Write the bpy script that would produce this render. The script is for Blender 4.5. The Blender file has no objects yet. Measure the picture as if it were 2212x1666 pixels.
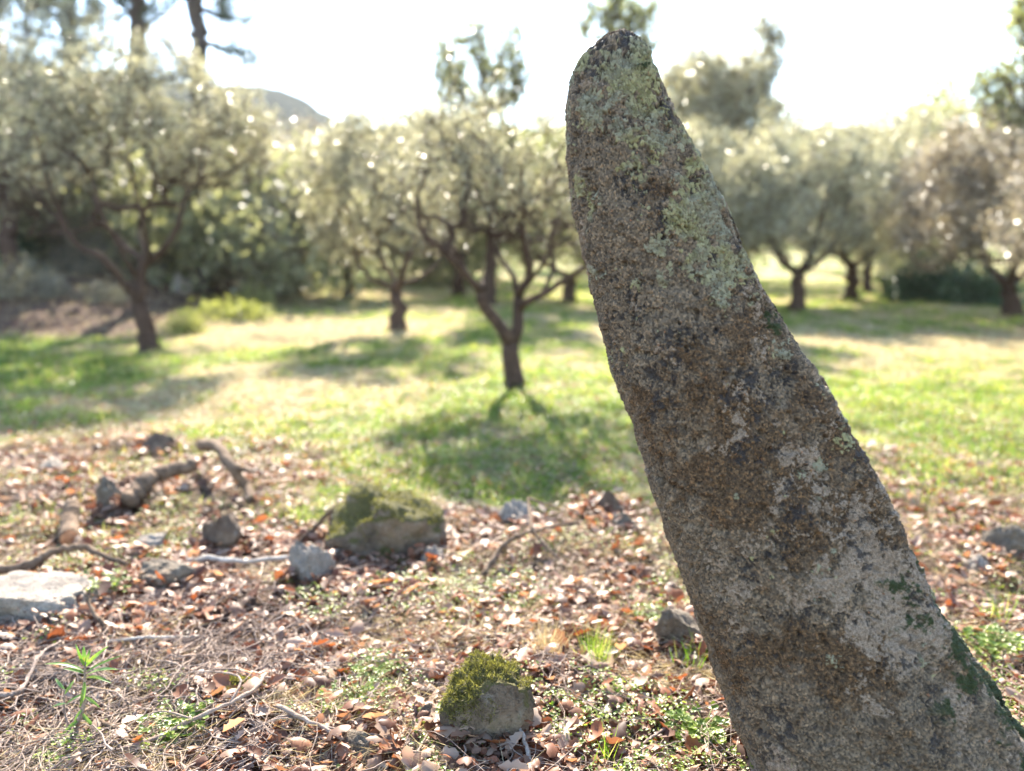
import bpy, bmesh, math, random
import numpy as np
from mathutils import Vector
R = math.radians
sc = bpy.context.scene
col = sc.collection

# ------------------------------------------------------------------ camera, sky, sun, exposure
CAM_Z, PITCH, F = 1.7, R(9.6), 1736.0           # F: focal length in pixels of a 2212 px wide view
cam = bpy.data.objects.new('camera', bpy.data.cameras.new('camera'))
col.objects.link(cam)
cam.location = (0, 0, CAM_Z)
cam.rotation_euler = (math.pi/2 - PITCH, 0, 0)
cam.data.sensor_width = 36; cam.data.lens = 36*F/2212
cam.data.clip_start = 0.05; cam.data.clip_end = 3000
cam.data.dof.use_dof = True
cam.data.dof.focus_distance = 2.54
cam.data.dof.aperture_fstop = 1.0
sc.camera = cam

SUN_EL, SUN_AZ = R(37), R(-7)                   # azimuth from +Y towards +X
w = bpy.data.worlds.new('World'); sc.world = w; w.use_nodes = True
nt = w.node_tree; nt.nodes.clear()
sky = nt.nodes.new('ShaderNodeTexSky'); sky.sky_type = 'NISHITA'; sky.sun_disc = False
sky.sun_elevation = SUN_EL; sky.sun_rotation = SUN_AZ
sky.air_density = 1.0; sky.dust_density = 0.1; sky.ozone_density = 0.4
bg = nt.nodes.new('ShaderNodeBackground'); bg.inputs[1].default_value = 0.125
wo = nt.nodes.new('ShaderNodeOutputWorld')
nt.links.new(sky.outputs[0], bg.inputs[0]); nt.links.new(bg.outputs[0], wo.inputs[0])
sl = bpy.data.lights.new('sun', 'SUN'); sl.energy = 5.0; sl.angle = R(0.55); sl.color = (1.0, 0.91, 0.77)
so = bpy.data.objects.new('sun', sl); col.objects.link(so)
sd = Vector((math.sin(SUN_AZ)*math.cos(SUN_EL), math.cos(SUN_AZ)*math.cos(SUN_EL), math.sin(SUN_EL)))
so.rotation_euler = sd.to_track_quat('Z', 'Y').to_euler(); so.location = (0, 0, 30)
sc.view_settings.view_transform = 'Standard'; sc.view_settings.look = 'None'
sc.view_settings.gamma = 1; sc.view_settings.exposure = 2.5
cy = sc.cycles
cy.use_denoising = True
cy.max_bounces = 7; cy.diffuse_bounces = 4; cy.glossy_bounces = 2; cy.transmission_bounces = 5; cy.transparent_max_bounces = 4
cy.caustics_reflective = False; cy.caustics_refractive = False
cy.sample_clamp_indirect = 6

# ------------------------------------------------------------------ helpers: view rays
CT, ST = math.cos(PITCH), math.sin(PITCH)
def ray(px, py):
    v = (833-py)/F
    return ((px-1106)/F, CT + v*ST, -ST + v*CT)
def at(px, py, Y):                               # the point at forward distance Y seen at (px, py)
    d = ray(px, py); t = Y/d[1]
    return np.array((d[0]*t, Y, CAM_Z + d[2]*t))
def gr(px, py):                                  # where that ray meets the ground
    d = ray(px, py); t = CAM_Z/-d[2]
    return d[0]*t, d[1]*t
def mpp(Y): return Y/F

# ------------------------------------------------------------------ helpers: noise
def _h(i, j, k, seed):
    n = (i*374761393 + j*668265263 + k*2147483647 + seed*1274126177) & 0xffffffff
    n = ((n ^ (n >> 13))*1274126177) & 0xffffffff
    n = ((n ^ (n >> 16))*2246822519) & 0xffffffff
    return ((n ^ (n >> 15)) & 0xffffff)/float(0xffffff)
def noise(p, s=1.0, seed=0):
    p = np.asarray(p, float)*s
    i = np.floor(p).astype(np.int64); f = p - i
    u = f*f*f*(f*(f*6-15)+10); r = 0
    for a in (0, 1):
        for b in (0, 1):
            for c in (0, 1):
                wgt = (u[:, 0] if a else 1-u[:, 0])*(u[:, 1] if b else 1-u[:, 1])*(u[:, 2] if c else 1-u[:, 2])
                r = r + wgt*_h(i[:, 0]+a, i[:, 1]+b, i[:, 2]+c, seed)
    return r*2-1
def fbm(p, s=1.0, o=4, seed=0, g=0.5):
    r = 0; a = 1; t = 0
    for k in range(o):
        r = r + a*noise(p, s*2.03**k, seed+k*17); t += a; a *= g
    return r/t*1.6
def worley(p, s, seed=0):                             # nearest-cell distance, second distance, cell value
    p = np.asarray(p, float)*s; i0 = np.floor(p).astype(np.int64); f1 = np.full(len(p), 9.); f2 = f1.copy(); idv = np.zeros(len(p))
    for a in (-1, 0, 1):
        for b in (-1, 0, 1):
            for c in (-1, 0, 1):
                i = i0[:, 0]+a; j = i0[:, 1]+b; k = i0[:, 2]+c
                d = (i+_h(i, j, k, seed)-p[:, 0])**2+(j+_h(i, j, k, seed+1)-p[:, 1])**2+(k+_h(i, j, k, seed+2)-p[:, 2])**2
                near = d < f1; f2 = np.where(near, f1, np.minimum(f2, d)); idv = np.where(near, _h(i, j, k, seed+3), idv); f1 = np.minimum(f1, d)
    return np.sqrt(f1), np.sqrt(f2), idv
def sst(x, a, b):
    t = np.clip((x-a)/(b-a), 0, 1); return t*t*(3-2*t)
def nrm(v): return v/np.maximum(np.linalg.norm(v, axis=-1, keepdims=True), 1e-9)

# ------------------------------------------------------------------ helpers: meshes
def tag(o, label=None, cat=None, group=None, kind=None):
    if label: o['label'] = label
    if cat: o['category'] = cat
    if group: o['group'] = group
    if kind: o['kind'] = kind
    return o
def empty(name, loc, rz=0):
    o = bpy.data.objects.new(name, None); col.objects.link(o); o.location = loc; o.rotation_euler = (0, 0, rz)
    o.empty_display_size = 0.1
    return o
class MB:
    def __init__(s): s.v = []; s.q = []; s.t = []; s.n = 0
    def add(s, v, q=None, t=None):
        v = np.asarray(v, np.float32).reshape(-1, 3)
        if q is not None and len(q): s.q.append(np.asarray(q, np.int64)+s.n)
        if t is not None and len(t): s.t.append(np.asarray(t, np.int64)+s.n)
        s.v.append(v); s.n += len(v)
    def build(s, name, mat, parent=None, smooth=True, attrs=None, origin=None):
        me = bpy.data.meshes.new(name)
        V = np.concatenate(s.v)
        if origin is not None: V = V - np.asarray(origin, np.float32)
        Q = np.concatenate(s.q) if s.q else np.zeros((0, 4), np.int64)
        T = np.concatenate(s.t) if s.t else np.zeros((0, 3), np.int64)
        me.vertices.add(len(V)); me.vertices.foreach_set('co', V.astype(np.float32).ravel())
        L = np.concatenate([Q.ravel(), T.ravel()]).astype(np.int32)
        me.loops.add(len(L)); me.loops.foreach_set('vertex_index', L)
        nq, nt_ = len(Q), len(T)
        me.polygons.add(nq+nt_)
        st = np.concatenate([np.arange(nq)*4, nq*4+np.arange(nt_)*3]).astype(np.int32)
        me.polygons.foreach_set('loop_start', st)
        me.polygons.foreach_set('use_smooth', np.full(nq+nt_, smooth, bool))
        if attrs:
            for k, a in attrs.items():
                at_ = me.attributes.new(k, 'FLOAT', 'POINT'); at_.data.foreach_set('value', np.asarray(a, np.float32))
        me.update(calc_edges=True)
        me.materials.append(mat)
        o = bpy.data.objects.new(name, me); col.objects.link(o)
        if parent is not None: o.parent = parent
        return o
def tube(mb, P, rad, k=6, cap=True):
    P = np.asarray(P, float); n = len(P)
    rad = np.broadcast_to(np.asarray(rad, float), (n,))
    T = nrm(np.gradient(P, axis=0))
    ref = np.array((0.31, 0.17, 0.94)) if abs(np.dot(T.mean(0), (0.31, 0.17, 0.94))) < 0.9*np.linalg.norm(T.mean(0))+1e-6 else np.array((0.95, 0.2, 0.1))
    A = nrm(np.cross(T, ref)); B = np.cross(T, A)
    a = np.arange(k)*2*math.pi/k
    V = P[:, None] + rad[:, None, None]*(np.cos(a)[None, :, None]*A[:, None]+np.sin(a)[None, :, None]*B[:, None])
    i = np.arange(n-1)[:, None]*k; j = np.arange(k)[None]; j2 = (j+1) % k
    q = np.stack([i+j, i+j2, i+k+j2, i+k+j], -1).reshape(-1, 4)
    V = V.reshape(-1, 3); t = None
    if cap:
        V = np.vstack([V, P[0], P[-1]])
        jj = np.arange(k); t = np.vstack([np.stack([(jj+1) % k, jj, np.full(k, n*k)], -1), np.stack([(n-1)*k+jj, (n-1)*k+(jj+1) % k, np.full(k, n*k+1)], -1)])
    mb.add(V, q, t)
def spline(P, m):
    P = np.asarray(P, float); n = len(P)
    Q = np.vstack([2*P[0]-P[1], P, 2*P[-1]-P[-2]])
    t = np.linspace(0, n-1-1e-6, m); i = t.astype(int); f = (t-i)[:, None]
    a, b, c, d = Q[i], Q[i+1], Q[i+2], Q[i+3]
    return 0.5*(2*b+(c-a)*f+(2*a-5*b+4*c-d)*f*f+(3*b-a-3*c+d)*f**3)
def leaves(mb, base, d, nn, L, W, curl=0.0, shape='r'):
    """many leaves at once: base points, directions, face normals, lengths, widths"""
    N = len(base); d = nrm(d); s = nrm(np.cross(d, nn)); n2 = np.cross(s, d)
    L = np.broadcast_to(L, (N,))[:, None]; W = np.broadcast_to(W, (N,))[:, None]
    if shape == 'r':
        V = np.stack([base, base+d*L*.45+s*W*.5, base+d*L, base+d*L*.45-s*W*.5], 1)
        mb.add(V, np.arange(N*4).reshape(-1, 4))
    else:
        c = np.broadcast_to(curl, (N,))[:, None]
        prof = [(0, .06), (.1, .25), (.3, .8), (.4, .5), (.6, 1.0), (.72, .62), (.88, .6), (1.0, .1)]
        rows = []
        for u, wd in prof:
            mid = base+d*L*u+n2*L*c*(4*u*(1-u))*-0.5
            lift = n2*W*abs(wd)*0.22*np.sign(c+1e-6)
            rows += [mid+s*W*.5*wd+lift, mid, mid-s*W*.5*wd+lift]
        V = np.stack(rows, 1)
        q = []
        for r_ in range(7):
            for c_ in range(2):
                a = r_*3+c_; q.append((a, a+1, a+4, a+3))
        Q = (np.array(q)[None]+(np.arange(N)*24)[:, None, None]).reshape(-1, 4)
        mb.add(V, Q)

# ------------------------------------------------------------------ helpers: materials
class NM:
    def __init__(s, name):
        s.m = bpy.data.materials.new(name); s.m.use_nodes = True; s.t = s.m.node_tree; s.t.nodes.clear()
        s.out = s.t.nodes.new('ShaderNodeOutputMaterial')
    def n(s, ty, **kw):
        nd = s.t.nodes.new('ShaderNode'+ty)
        for k, v in kw.items(): setattr(nd, k, v)
        return nd
    def l(s, a, b): s.t.links.new(a, b)
    def coord(s): return s.n('TexCoord').outputs['Object']
    def noise(s, scale, detail=4, rough=.55, co=None, dist=0):
        nd = s.n('TexNoise'); nd.inputs['Scale'].default_value = scale; nd.inputs['Detail'].default_value = detail
        nd.inputs['Roughness'].default_value = rough; nd.inputs['Distortion'].default_value = dist
        s.l(co or s.coord(), nd.inputs['Vector']); return nd.outputs['Fac']
    def vor(s, scale, feat='F1', co=None, out='Distance'):
        nd = s.n('TexVoronoi', feature=feat); nd.inputs['Scale'].default_value = scale
        s.l(co or s.coord(), nd.inputs['Vector']); return nd.outputs[out]
    def rampf(s, fac, a, b, lo=0.0, hi=1.0):
        nd = s.n('MapRange', interpolation_type='SMOOTHSTEP'); s.l(fac, nd.inputs[0])
        for i, v in enumerate((a, b, lo, hi)): nd.inputs[i+1].default_value = v
        return nd.outputs[0]
    def ramp(s, fac, stops):
        nd = s.n('ValToRGB'); e = nd.color_ramp.elements
        while len(e) < len(stops): e.new(0.5)
        for el, (p, c) in zip(e, stops): el.position = p; el.color = (*c, 1)
        s.l(fac, nd.inputs[0]); return nd.outputs[0]
    def val(s, sock, v):
        if hasattr(v, 'is_linked'): s.l(v, sock)
        else: sock.default_value = v if not isinstance(v, tuple) or len(v) == 4 else (*v, 1)
    def mix(s, fac, a, b, mode='MIX'):
        nd = s.n('MixRGB', blend_type=mode)
        for i, v in enumerate((fac, a, b)): s.val(nd.inputs[i], v)
        return nd.outputs[0]
    def math(s, op, a, b=0.0):
        nd = s.n('Math', operation=op)
        s.val(nd.inputs[0], a); s.val(nd.inputs[1], b); return nd.outputs[0]
    def attr(s, name): return s.n('Attribute', attribute_name=name).outputs['Fac']
    def bump(s, h, strength=.5, dist=.01, prev=None):
        nd = s.n('Bump'); nd.inputs['Strength'].default_value = strength; nd.inputs['Distance'].default_value = dist
        s.l(h, nd.inputs['Height'])
        if prev: s.l(prev, nd.inputs['Normal'])
        return nd.outputs[0]
    def surf(s, color, rough=.8, spec=.3, normal=None, transl=0, tcol=None):
        p = s.n('BsdfPrincipled'); s.val(p.inputs['Base Color'], color); s.val(p.inputs['Roughness'], rough)
        p.inputs['Specular IOR Level'].default_value = spec
        if normal: s.l(normal, p.inputs['Normal'])
        o = p.outputs[0]
        if transl:
            tr = s.n('BsdfTranslucent'); s.val(tr.inputs[0], tcol if tcol is not None else color)
            if normal: s.l(normal, tr.inputs['Normal'])
            mx = s.n('MixShader'); s.val(mx.inputs[0], transl); s.l(o, mx.inputs[1]); s.l(tr.outputs[0], mx.inputs[2]); o = mx.outputs[0]
        s.l(o, s.out.inputs[0]); return s.m
def leafmat(name, stops, back=None, rough=.45, spec=.5, transl=.35, tgain=(1.6, 1.7, .7), patch=None):
    m = NM(name); g = m.n('NewGeometry')
    c = m.ramp(g.outputs['Random Per Island'], stops)
    if back: c = m.mix(g.outputs['Backfacing'], c, back)
    if patch:
        c = m.mix(m.rampf(m.noise(patch[0], 3), .4, .62), c, patch[1], 'MULTIPLY')
    t = m.mix(1.0, c, tgain, 'MULTIPLY')
    return m.surf(c, rough, spec, None, transl, t)

M = {}
M['olive_leaf'] = leafmat('olive_foliage', [(0, (.17, .17, .10)), (.5, (.28, .27, .18)), (1, (.42, .39, .30))], back=(.44, .43, .36), rough=.34, spec=.6, transl=.45, tgain=(1.3, 1.25, .85))
M['olive_leaf_warm'] = leafmat('olive_foliage_dry', [(0, (.18, .14, .10)), (.5, (.29, .235, .17)), (1, (.40, .33, .26))], back=(.36, .32, .27), rough=.36, spec=.7, transl=.28, tgain=(1.2, 1.15, .8))
M['green_leaf'] = leafmat('green_foliage', [(0, (.12, .13, .05)), (.5, (.20, .21, .095)), (1, (.30, .29, .16))], back=(.30, .30, .20), rough=.36, spec=.55, transl=.38)
M['dark_leaf'] = leafmat('dark_foliage', [(0, (.03, .06, .035)), (1, (.07, .12, .06))], rough=.45, spec=.4, transl=.15)
M['lime_leaf'] = leafmat('fresh_foliage', [(0, (.13, .14, .05)), (.5, (.23, .235, .09)), (1, (.36, .34, .18))], rough=.45, spec=.4, transl=.42)
M['grey_leaf'] = leafmat('dry_brush', [(0, (.07, .06, .05)), (.5, (.17, .155, .13)), (1, (.34, .31, .26))], rough=.6, spec=.3, transl=.2)
M['wood_leaf'] = leafmat('far_foliage', [(0, (.13, .14, .07)), (.5, (.22, .225, .13)), (1, (.34, .33, .22))], rough=.5, spec=.5, transl=.48, tgain=(1.25, 1.25, .8))
M['needle'] = leafmat('pine_needles', [(0, (.03, .05, .025)), (1, (.07, .095, .045))], rough=.5, spec=.4, transl=.15)
M['grass'] = leafmat('grass_blades', [(0, (.05, .11, .012)), (.3, (.11, .21, .02)), (.6, (.20, .27, .04)), (.8, (.42, .38, .18)), (1, (.52, .46, .28))], rough=.42, spec=.35, transl=.5, tgain=(1.35, 1.55, .5), patch=(.9, (1.15, 1.0, .8)))
M['straw'] = leafmat('dry_grass', [(0, (.24, .17, .09)), (.5, (.48, .38, .22)), (1, (.68, .58, .40))], rough=.55, spec=.35, transl=.35, tgain=(1.1, 1.05, .8))
M['weed'] = leafmat('weed_leaves', [(0, (.08, .14, .02)), (.5, (.19, .25, .045)), (1, (.34, .38, .11))], rough=.4, spec=.5, transl=.45, tgain=(1.4, 1.5, .5))
M['litter'] = leafmat('dead_leaves', [(0, (.06, .03, .02)), (.2, (.18, .07, .035)), (.36, (.29, .12, .055)), (.5, (.15, .088, .06)), (.66, (.28, .17, .11)), (.84, (.35, .24, .17)), (1, (.44, .33, .25))], rough=.5, spec=.35, transl=.33, tgain=(1.35, .95, .6))
def bark(name, a, b):
    m = NM(name); n = m.noise(14, 6, .65); c = m.ramp(n, [(.3, a), (.7, b)])
    return m.surf(c, .9, .15, m.bump(m.noise(40, 5, .7), .9, .02))
M['bark'] = bark('olive_bark', (.030, .019, .014), (.10, .064, .048))
M['twig'] = bark('twig_bark', (.16, .11, .085), (.42, .33, .27))
M['stick'] = bark('dead_wood', (.07, .045, .03), (.23, .16, .11))
M['pale_stick'] = bark('bleached_wood', (.28, .23, .19), (.58, .52, .45))
M['pine_bark'] = bark('pine_bark', (.03, .026, .026), (.10, .08, .07))

# ------------------------------------------------------------------ ground
def gz(x, y):
    x = np.asarray(x, float); y = np.asarray(y, float)
    p = np.stack([x, y, np.zeros_like(x)], -1).reshape(-1, 3)
    near = np.exp(-np.maximum(0, y.ravel()-6)/6); yy0 = y.ravel()
    z = .05*fbm(p, .9, 3, 5)*near*sst(np.hypot(x.ravel()-1.0, y.ravel()-2.4), .2, 1.2) + .022*fbm(p, 4, 3, 9)*near + .016*fbm(p, 11, 2, 10)*near*(yy0 < 12)
    z += .10*fbm(p, .16, 3, 31)*sst(y.ravel(), 6, 14) + .055*fbm(p, 1.6, 3, 32)*sst(yy0, 5, 8)*(1-sst(yy0, 25, 40))
    yy = y.ravel(); xx = x.ravel()
    z += 1.0*sst(-xx-.12*yy, 5.2, 9.5)*sst(yy, 15.5, 24)       # bank at the left
    z += .02*np.maximum(0, yy-45)
    return z.reshape(x.shape)
def blob(x, y, px, py, rx, ry):
    cx, cy = gr(px, py); return np.exp(-((x-cx)/rx)**2-((y-cy)/ry)**2)
def green(x, y):
    p = np.stack([x, y, np.zeros_like(x)], -1)
    g = .42 + .40*fbm(p, .45, 4, 71) + .85*fbm(p, 2.0, 4, 72, .7)
    g = g - .9*blob(x, y, 480, 840, 1.3, 1.6) - .8*blob(x, y, 620, 720, 2.5, 3) + .75*blob(x, y, 1040, 960, 2.2, 1.6)
    g = g + .9*blob(x, y, 2050, 900, 3.2, 2.0) - .8*blob(x, y, 2000, 745, 5, 2.3) - .5*blob(x, y, 800, 640, 4, 6) + .5*blob(x, y, 150, 780, 3, 3)
    g = g + .5*blob(x, y, 2100, 1010, 2, 1.2)
    bankm = sst(-x-.12*y, 4.6, 6.5)*sst(y, 14.5, 17)
    return np.clip(g, 0, 1)*(1-bankm)
def litter(x, y):                                    # 1 where dead leaves cover the ground
    p = np.stack([x, y, np.zeros_like(x)], -1)
    edge = 6.9 + 1.5*fbm(p, .9, 4, 44, .7) - 1.35*sst(x, -2.2, -.6)
    return 1-sst(y, edge-1.1, edge+.9)

def axis(lo, hi, mid, n, k):
    t = np.linspace(-1, 1, n); a = np.sinh(k*t)/np.sinh(k)
    return np.where(a < 0, mid+(mid-lo)*a, mid+(hi-mid)*a)
gx = axis(-400, 400, 0, 521, 7.5); gy = axis(-60, 620, 4.0, 521, 7.5)
X, Y = np.meshgrid(gx, gy); Z = gz(X, Y)
mb = MB(); ny, nx = X.shape
i = np.arange(ny-1)[:, None]*nx+np.arange(nx-1)[None]
mb.add(np.stack([X, Y, Z], -1).reshape(-1, 3), np.stack([i, i+1, i+1+nx, i+nx], -1).reshape(-1, 4))
m = NM('ground_soil')
g = m.attr('green'); lt = m.attr('litter'); bk = m.attr('bank')
n1 = m.noise(7, 6, .7); n2 = m.noise(60, 5, .75); n3 = m.noise(1.2, 4, .6)
soil = m.ramp(n2, [(.3, (.03, .02, .014)), (.5, (.085, .055, .038)), (.7, (.20, .14, .10))])
dry = m.ramp(n1, [(.3, (.17, .13, .06)), (.5, (.33, .27, .13)), (.7, (.50, .44, .26))])
grn = m.ramp(n1, [(.3, (.06, .10, .015)), (.7, (.17, .22, .04))])
c = m.mix(m.rampf(g, .25, .6), dry, grn)
c = m.mix(lt, c, soil)
red = m.ramp(n1, [(.3, (.035, .022, .018)), (.7, (.11, .066, .052))])
c = m.mix(bk, c, red)
mat = m.surf(c, .95, .1, m.bump(n2, .8, .03, m.bump(n1, .8, .08)))
bankv = sst(-X-.12*Y, 4.6, 6.0)*sst(Y, 14.5, 16.5)*(1-sst(Y, 60, 90))
go = mb.build('ground', mat, attrs={'green': green(X.ravel(), Y.ravel()), 'litter': litter(X.ravel(), Y.ravel()), 'bank': bankv.ravel()})
tag(go, kind='structure')

# far hills
prof_x = np.array([-2600, -600, 0, 300, 560, 620, 680, 730, 800, 950, 1400, 1800, 2300, 4500]); prof_y = np.array([300, 120, 130, 165, 196, 208, 228, 262, 285, 292, 300, 292, 285, 300])
hy = np.linspace(0, 1, 40); hx = np.linspace(-1500, 3700, 260)
mb = MB(); Dh = 330.0
top = np.interp(hx, prof_x, prof_y); V = []
for k, s_ in enumerate(hy):
    Yd = Dh-150+s_*230
    zt = CAM_Z + Dh*((-ST+(833-top)/F*CT)/(CT+(833-top)/F*ST))
    z = (zt)*np.sin(min(1, s_*1.53)*math.pi/2)*(1 if s_ < .65 else 1-(s_-.65)*1.2)
    xw = (hx-1106)/F*Yd
    P3 = np.stack([xw, np.full_like(xw, Yd), z], -1)
    P3[:, 2] += 5*fbm(P3*[1, 1, 0], .025, 4, 3)*s_ + 1.4*fbm(P3*[1, 1, 0], .2, 3, 4)*s_ - 3*(1-s_)
    V.append(P3)
V = np.array(V); i = np.arange(39)[:, None]*260+np.arange(259)[None]
mb.add(V.reshape(-1, 3), np.stack([i, i+1, i+261, i+260], -1).reshape(-1, 4))
m = NM('wooded_hill'); n1 = m.noise(.12, 8, .7)
ho = mb.build('hills', m.surf(m.ramp(n1, [(.35, (.015, .025, .022)), (.6, (.035, .045, .035)), (.75, (.11, .10, .09))]), 1, 0, m.bump(n1, 1, 4)))
tag(ho, kind='structure')

# ------------------------------------------------------------------ the leaning standing stone
Lp = np.array([(1344, 66), (1322, 70), (1300, 80), (1262, 118), (1236, 165), (1222, 215), (1218, 290), (1222, 370), (1232, 440), (1250, 510), (1275, 600), (1300, 700), (1330, 810), (1365, 920), (1390, 1030), (1430, 1130), (1462, 1210), (1490, 1290), (1520, 1380), (1545, 1450), (1570, 1530), (1600, 1610), (1620, 1666), (1680, 1830), (1735, 2000), (1790, 2200)])
Rp = np.array([(1348, 66), (1366, 70), (1380, 82), (1400, 112), (1417, 155), (1442, 215), (1482, 290), (1530, 370), (1575, 455), (1605, 530), (1640, 610), (1690, 690), (1735, 770), (1790, 860), (1828, 920), (1860, 980), (1905, 1060), (1950, 1160), (1985, 1230), (2020, 1310), (2060, 1370), (2110, 1430), (2150, 1490), (2190, 1560), (2212, 1592), (2255, 1650), (2370, 1830), (2450, 1960), (2560, 2200)])
NR, NC = 1050, 860
t = np.linspace(0, 1, NR); rows = 66 + (2150-66)*(t**1.0)
rows[:40] = 66 + (rows[40]-66)*(np.linspace(0, 1, 41)[:40]**2)
def sm(a, k=15):
    p = np.pad(a, k, mode='edge'); return np.convolve(p, np.hanning(2*k+1)/np.hanning(2*k+1).sum(), 'valid')
xl = np.interp(rows, Lp[:, 1], Lp[:, 0]); xr = np.interp(rows, Rp[:, 1], Rp[:, 0])
blend_ = sst(rows, 80, 150)
xl = xl*(1-blend_)+sm(xl)*blend_; xr = xr*(1-blend_)+sm(xr)*blend_
Yc = np.interp(rows, [66, 400, 1000, 1666, 2200], [2.52, 2.52, 2.50, 2.40, 2.33])
v_ = (833-rows)/F; tt = Yc/(CT+v_*ST)
zc = CAM_Z+(-ST+v_*CT)*tt
xL = (xl-1106)/F*tt; xR = (xr-1106)/F*tt
cx = (xL+xR)/2; a_ = (xR-xL)/2*.985; b_ = np.minimum(a_*.80, .17+.36*a_)
ph = np.linspace(0, 2*math.pi, NC, endpoint=False)
deg = np.degrees(ph); wrap = (deg+180) % 360-180
e = 2.25
cs, sn = np.cos(ph), np.sin(ph)
rr = (np.abs(cs)**e+np.abs(sn)**e)**(-1/e)
rid = 1+.13*np.exp(-((wrap-47)/9)**2)-.10*np.exp(-((wrap-20)/13)**2)
rid = rid+.03*np.exp(-((wrap-150)/20)**2)
PX = cx[:, None]+a_[:, None]*(rr*cs*np.where(np.abs(wrap) < 12, 1, rid))[None]
PY = Yc[:, None]-b_[:, None]*(rr*sn*rid)[None]
PZ = np.repeat(zc[:, None], NC, 1)
# the top slopes down to the back
P = np.stack([PX, PY, PZ], -1)
du = np.roll(P, -1, 1)-np.roll(P, 1, 1); dv = np.gradient(P, axis=0)
Nn = nrm(np.cross(du, dv)); 
cen = np.stack([cx, Yc, zc], -1)[:, None]
if (Nn*(P-cen)).sum() < 0: Nn = -Nn
p = P.reshape(-1, 3); nn = Nn.reshape(-1, 3)
hz = p[:, 2]; front = -nn[:, 1]; rightn = nn[:, 0]
rowpx = np.repeat(rows, NC); 
fade = np.repeat(sst(t, 0, .03), NC)
warp = p+.02*np.stack([fbm(p, 9, 3, 1), fbm(p, 9, 3, 2), fbm(p, 9, 3, 3)], -1)
low = .008*fbm(p, 3.1, 3, 11)+.008*fbm(p, 9, 3, 12)-.007*sst(np.abs(fbm(p*[1, 1, .6], 4.5, 2, 14)), .12, .0)
med = fbm(warp, 30, 4, 13, .6)
# lichen: clusters of small lobes, most of them high up and on the right-hand ridge
w1, w2, wid = worley(p+.006*np.stack([fbm(p, 60, 2, 51), fbm(p, 60, 2, 52), fbm(p, 60, 2, 53)], -1), 84, 5)
g1, g2, gid = worley(p, 175, 15)
xn = (p[:, 0]-np.repeat(cx, NC))/np.repeat(a_, NC)
pxs = np.repeat(xl, NC)+(xn+1)/2*np.repeat(xr-xl, NC)
def patches(lst):
    r = 0
    for a, b, ra, rb, k in lst: r = np.maximum(r, k*np.exp(-(((pxs-a)/ra)**2+((rowpx-b)/rb)**2)**1.3)*(front > -.05))
    return r
LI = patches([(1330, 190, 95, 90, .35), (1390, 290, 70, 60, .3), (1480, 440, 75, 95, .50), (1500, 560, 80, 75, .42), (1360, 520, 70, 60, .22), (1520, 660, 45, 60, .40), (1460, 770, 75, 35, .42), (1800, 900, 45, 90, .42), (1620, 870, 40, 26, .3), (1270, 260, 40, 60, .25), (1440, 370, 60, 40, .3)])
CR = patches([(1840, 1120, 75, 45, .60), (1700, 1170, 90, 28, .50), (1860, 1270, 75, 75, .62), (1665, 945, 38, 38, .5), (1590, 900, 30, 20, .3), (1800, 1420, 110, 50, .35), (1840, 1540, 75, 60, .62), (2075, 1530, 70, 60, .60), (1960, 1360, 60, 70, .4), (1300, 350, 60, 60, .25), (1330, 620, 50, 60, .2), (1980, 1620, 60, 50, .3), (1640, 1290, 90, 25, .25)])
DK = patches([(1880, 1190, 60, 50, .75), (1430, 710, 60, 22, .4), (1560, 640, 50, 60, .25), (1330, 90, 60, 24, .5), (1600, 820, 90, 60, .2), (1950, 1440, 40, 60, .35), (1700, 1050, 100, 60, .15)])
BR = patches([(1600, 680, 110, 110, .7), (1560, 900, 170, 150, .6), (1400, 430, 45, 55, .6), (1700, 1060, 140, 120, .55), (1680, 1350, 160, 90, .35), (1480, 770, 90, 60, .4), (1760, 930, 60, 60, .4)])
ridge = np.exp(-((xn-.62)/.26)**2)*(front > -.1)
L1 = fbm(warp, 5.5, 3, 21)*.6+fbm(warp, 17, 3, 22, .6)*.45+(wid-.5)*.30+.22*fbm(p, 45, 3, 24, .75)
th = .30-.24*sst(hz, 1.6, 2.1)-.34*ridge*sst(hz, 1.15, 1.5)+.30*sst(1.15-hz, .0, .4)+.14*sst(-xn, .1, .8)*(hz < 1.9)+.30-LI*.95
lobe = np.clip(1-(w1/.75)**2, 0, 1); gap = sst(w2-w1, .0, .10)
lich = sst(L1*1.2-th, -.01, .03)*gap*fade
L2 = fbm(warp+5, 5, 2, 25)*.55+fbm(warp, 17, 4, 26, .7)*.5+(wid-.5)*.2+fbm(p, 120, 2, 27, .8)*.2
crust = sst(L2*1.5+CR*.80-.24-(.50-.46*sst(1.12-hz, 0, .4)*sst(xn, -.2, .55)-.30*(xn > .8)), -.02, .08)*(1-lich)   # pale beige crust
L3 = fbm(warp+9, 4.5, 3, 28)*.8+.4*fbm(p, 30, 3, 29, .7)
brown = sst(L3+.85*np.exp(-((hz-1.12)/.30)**2)*sst(xn, -.75, -.1)*.4+BR+.16*sst(1.3-hz, 0, .3), .1, .75)*(1-.9*lich)*(1-.6*crust)
L4 = fbm(warp+3, 8, 3, 33)+.5*fbm(p, 60, 3, 34, .7)
moss = sst(L4+1.3*sst(.95-hz, 0, .5)*sst(xn, .35, .8)-.75+.9*np.exp(-((pxs-2130)/110)**2-((rowpx-1640)/110)**2), .1, .4)*sst(xn, .2, .5)
L5 = .8*fbm(warp+13, 9, 3, 35)+1.0*fbm(p, 60, 3, 36, .8)
dark = sst(L5+DK*.9-.62-.15*crust+.55*np.exp(-((hz-.86)/.10)**2-((xn-.42)/.2)**2), .0, .3)*(1-.75*lich)
gr_lobe = np.clip(1-(g1/.8)**2, 0, 1)
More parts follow.
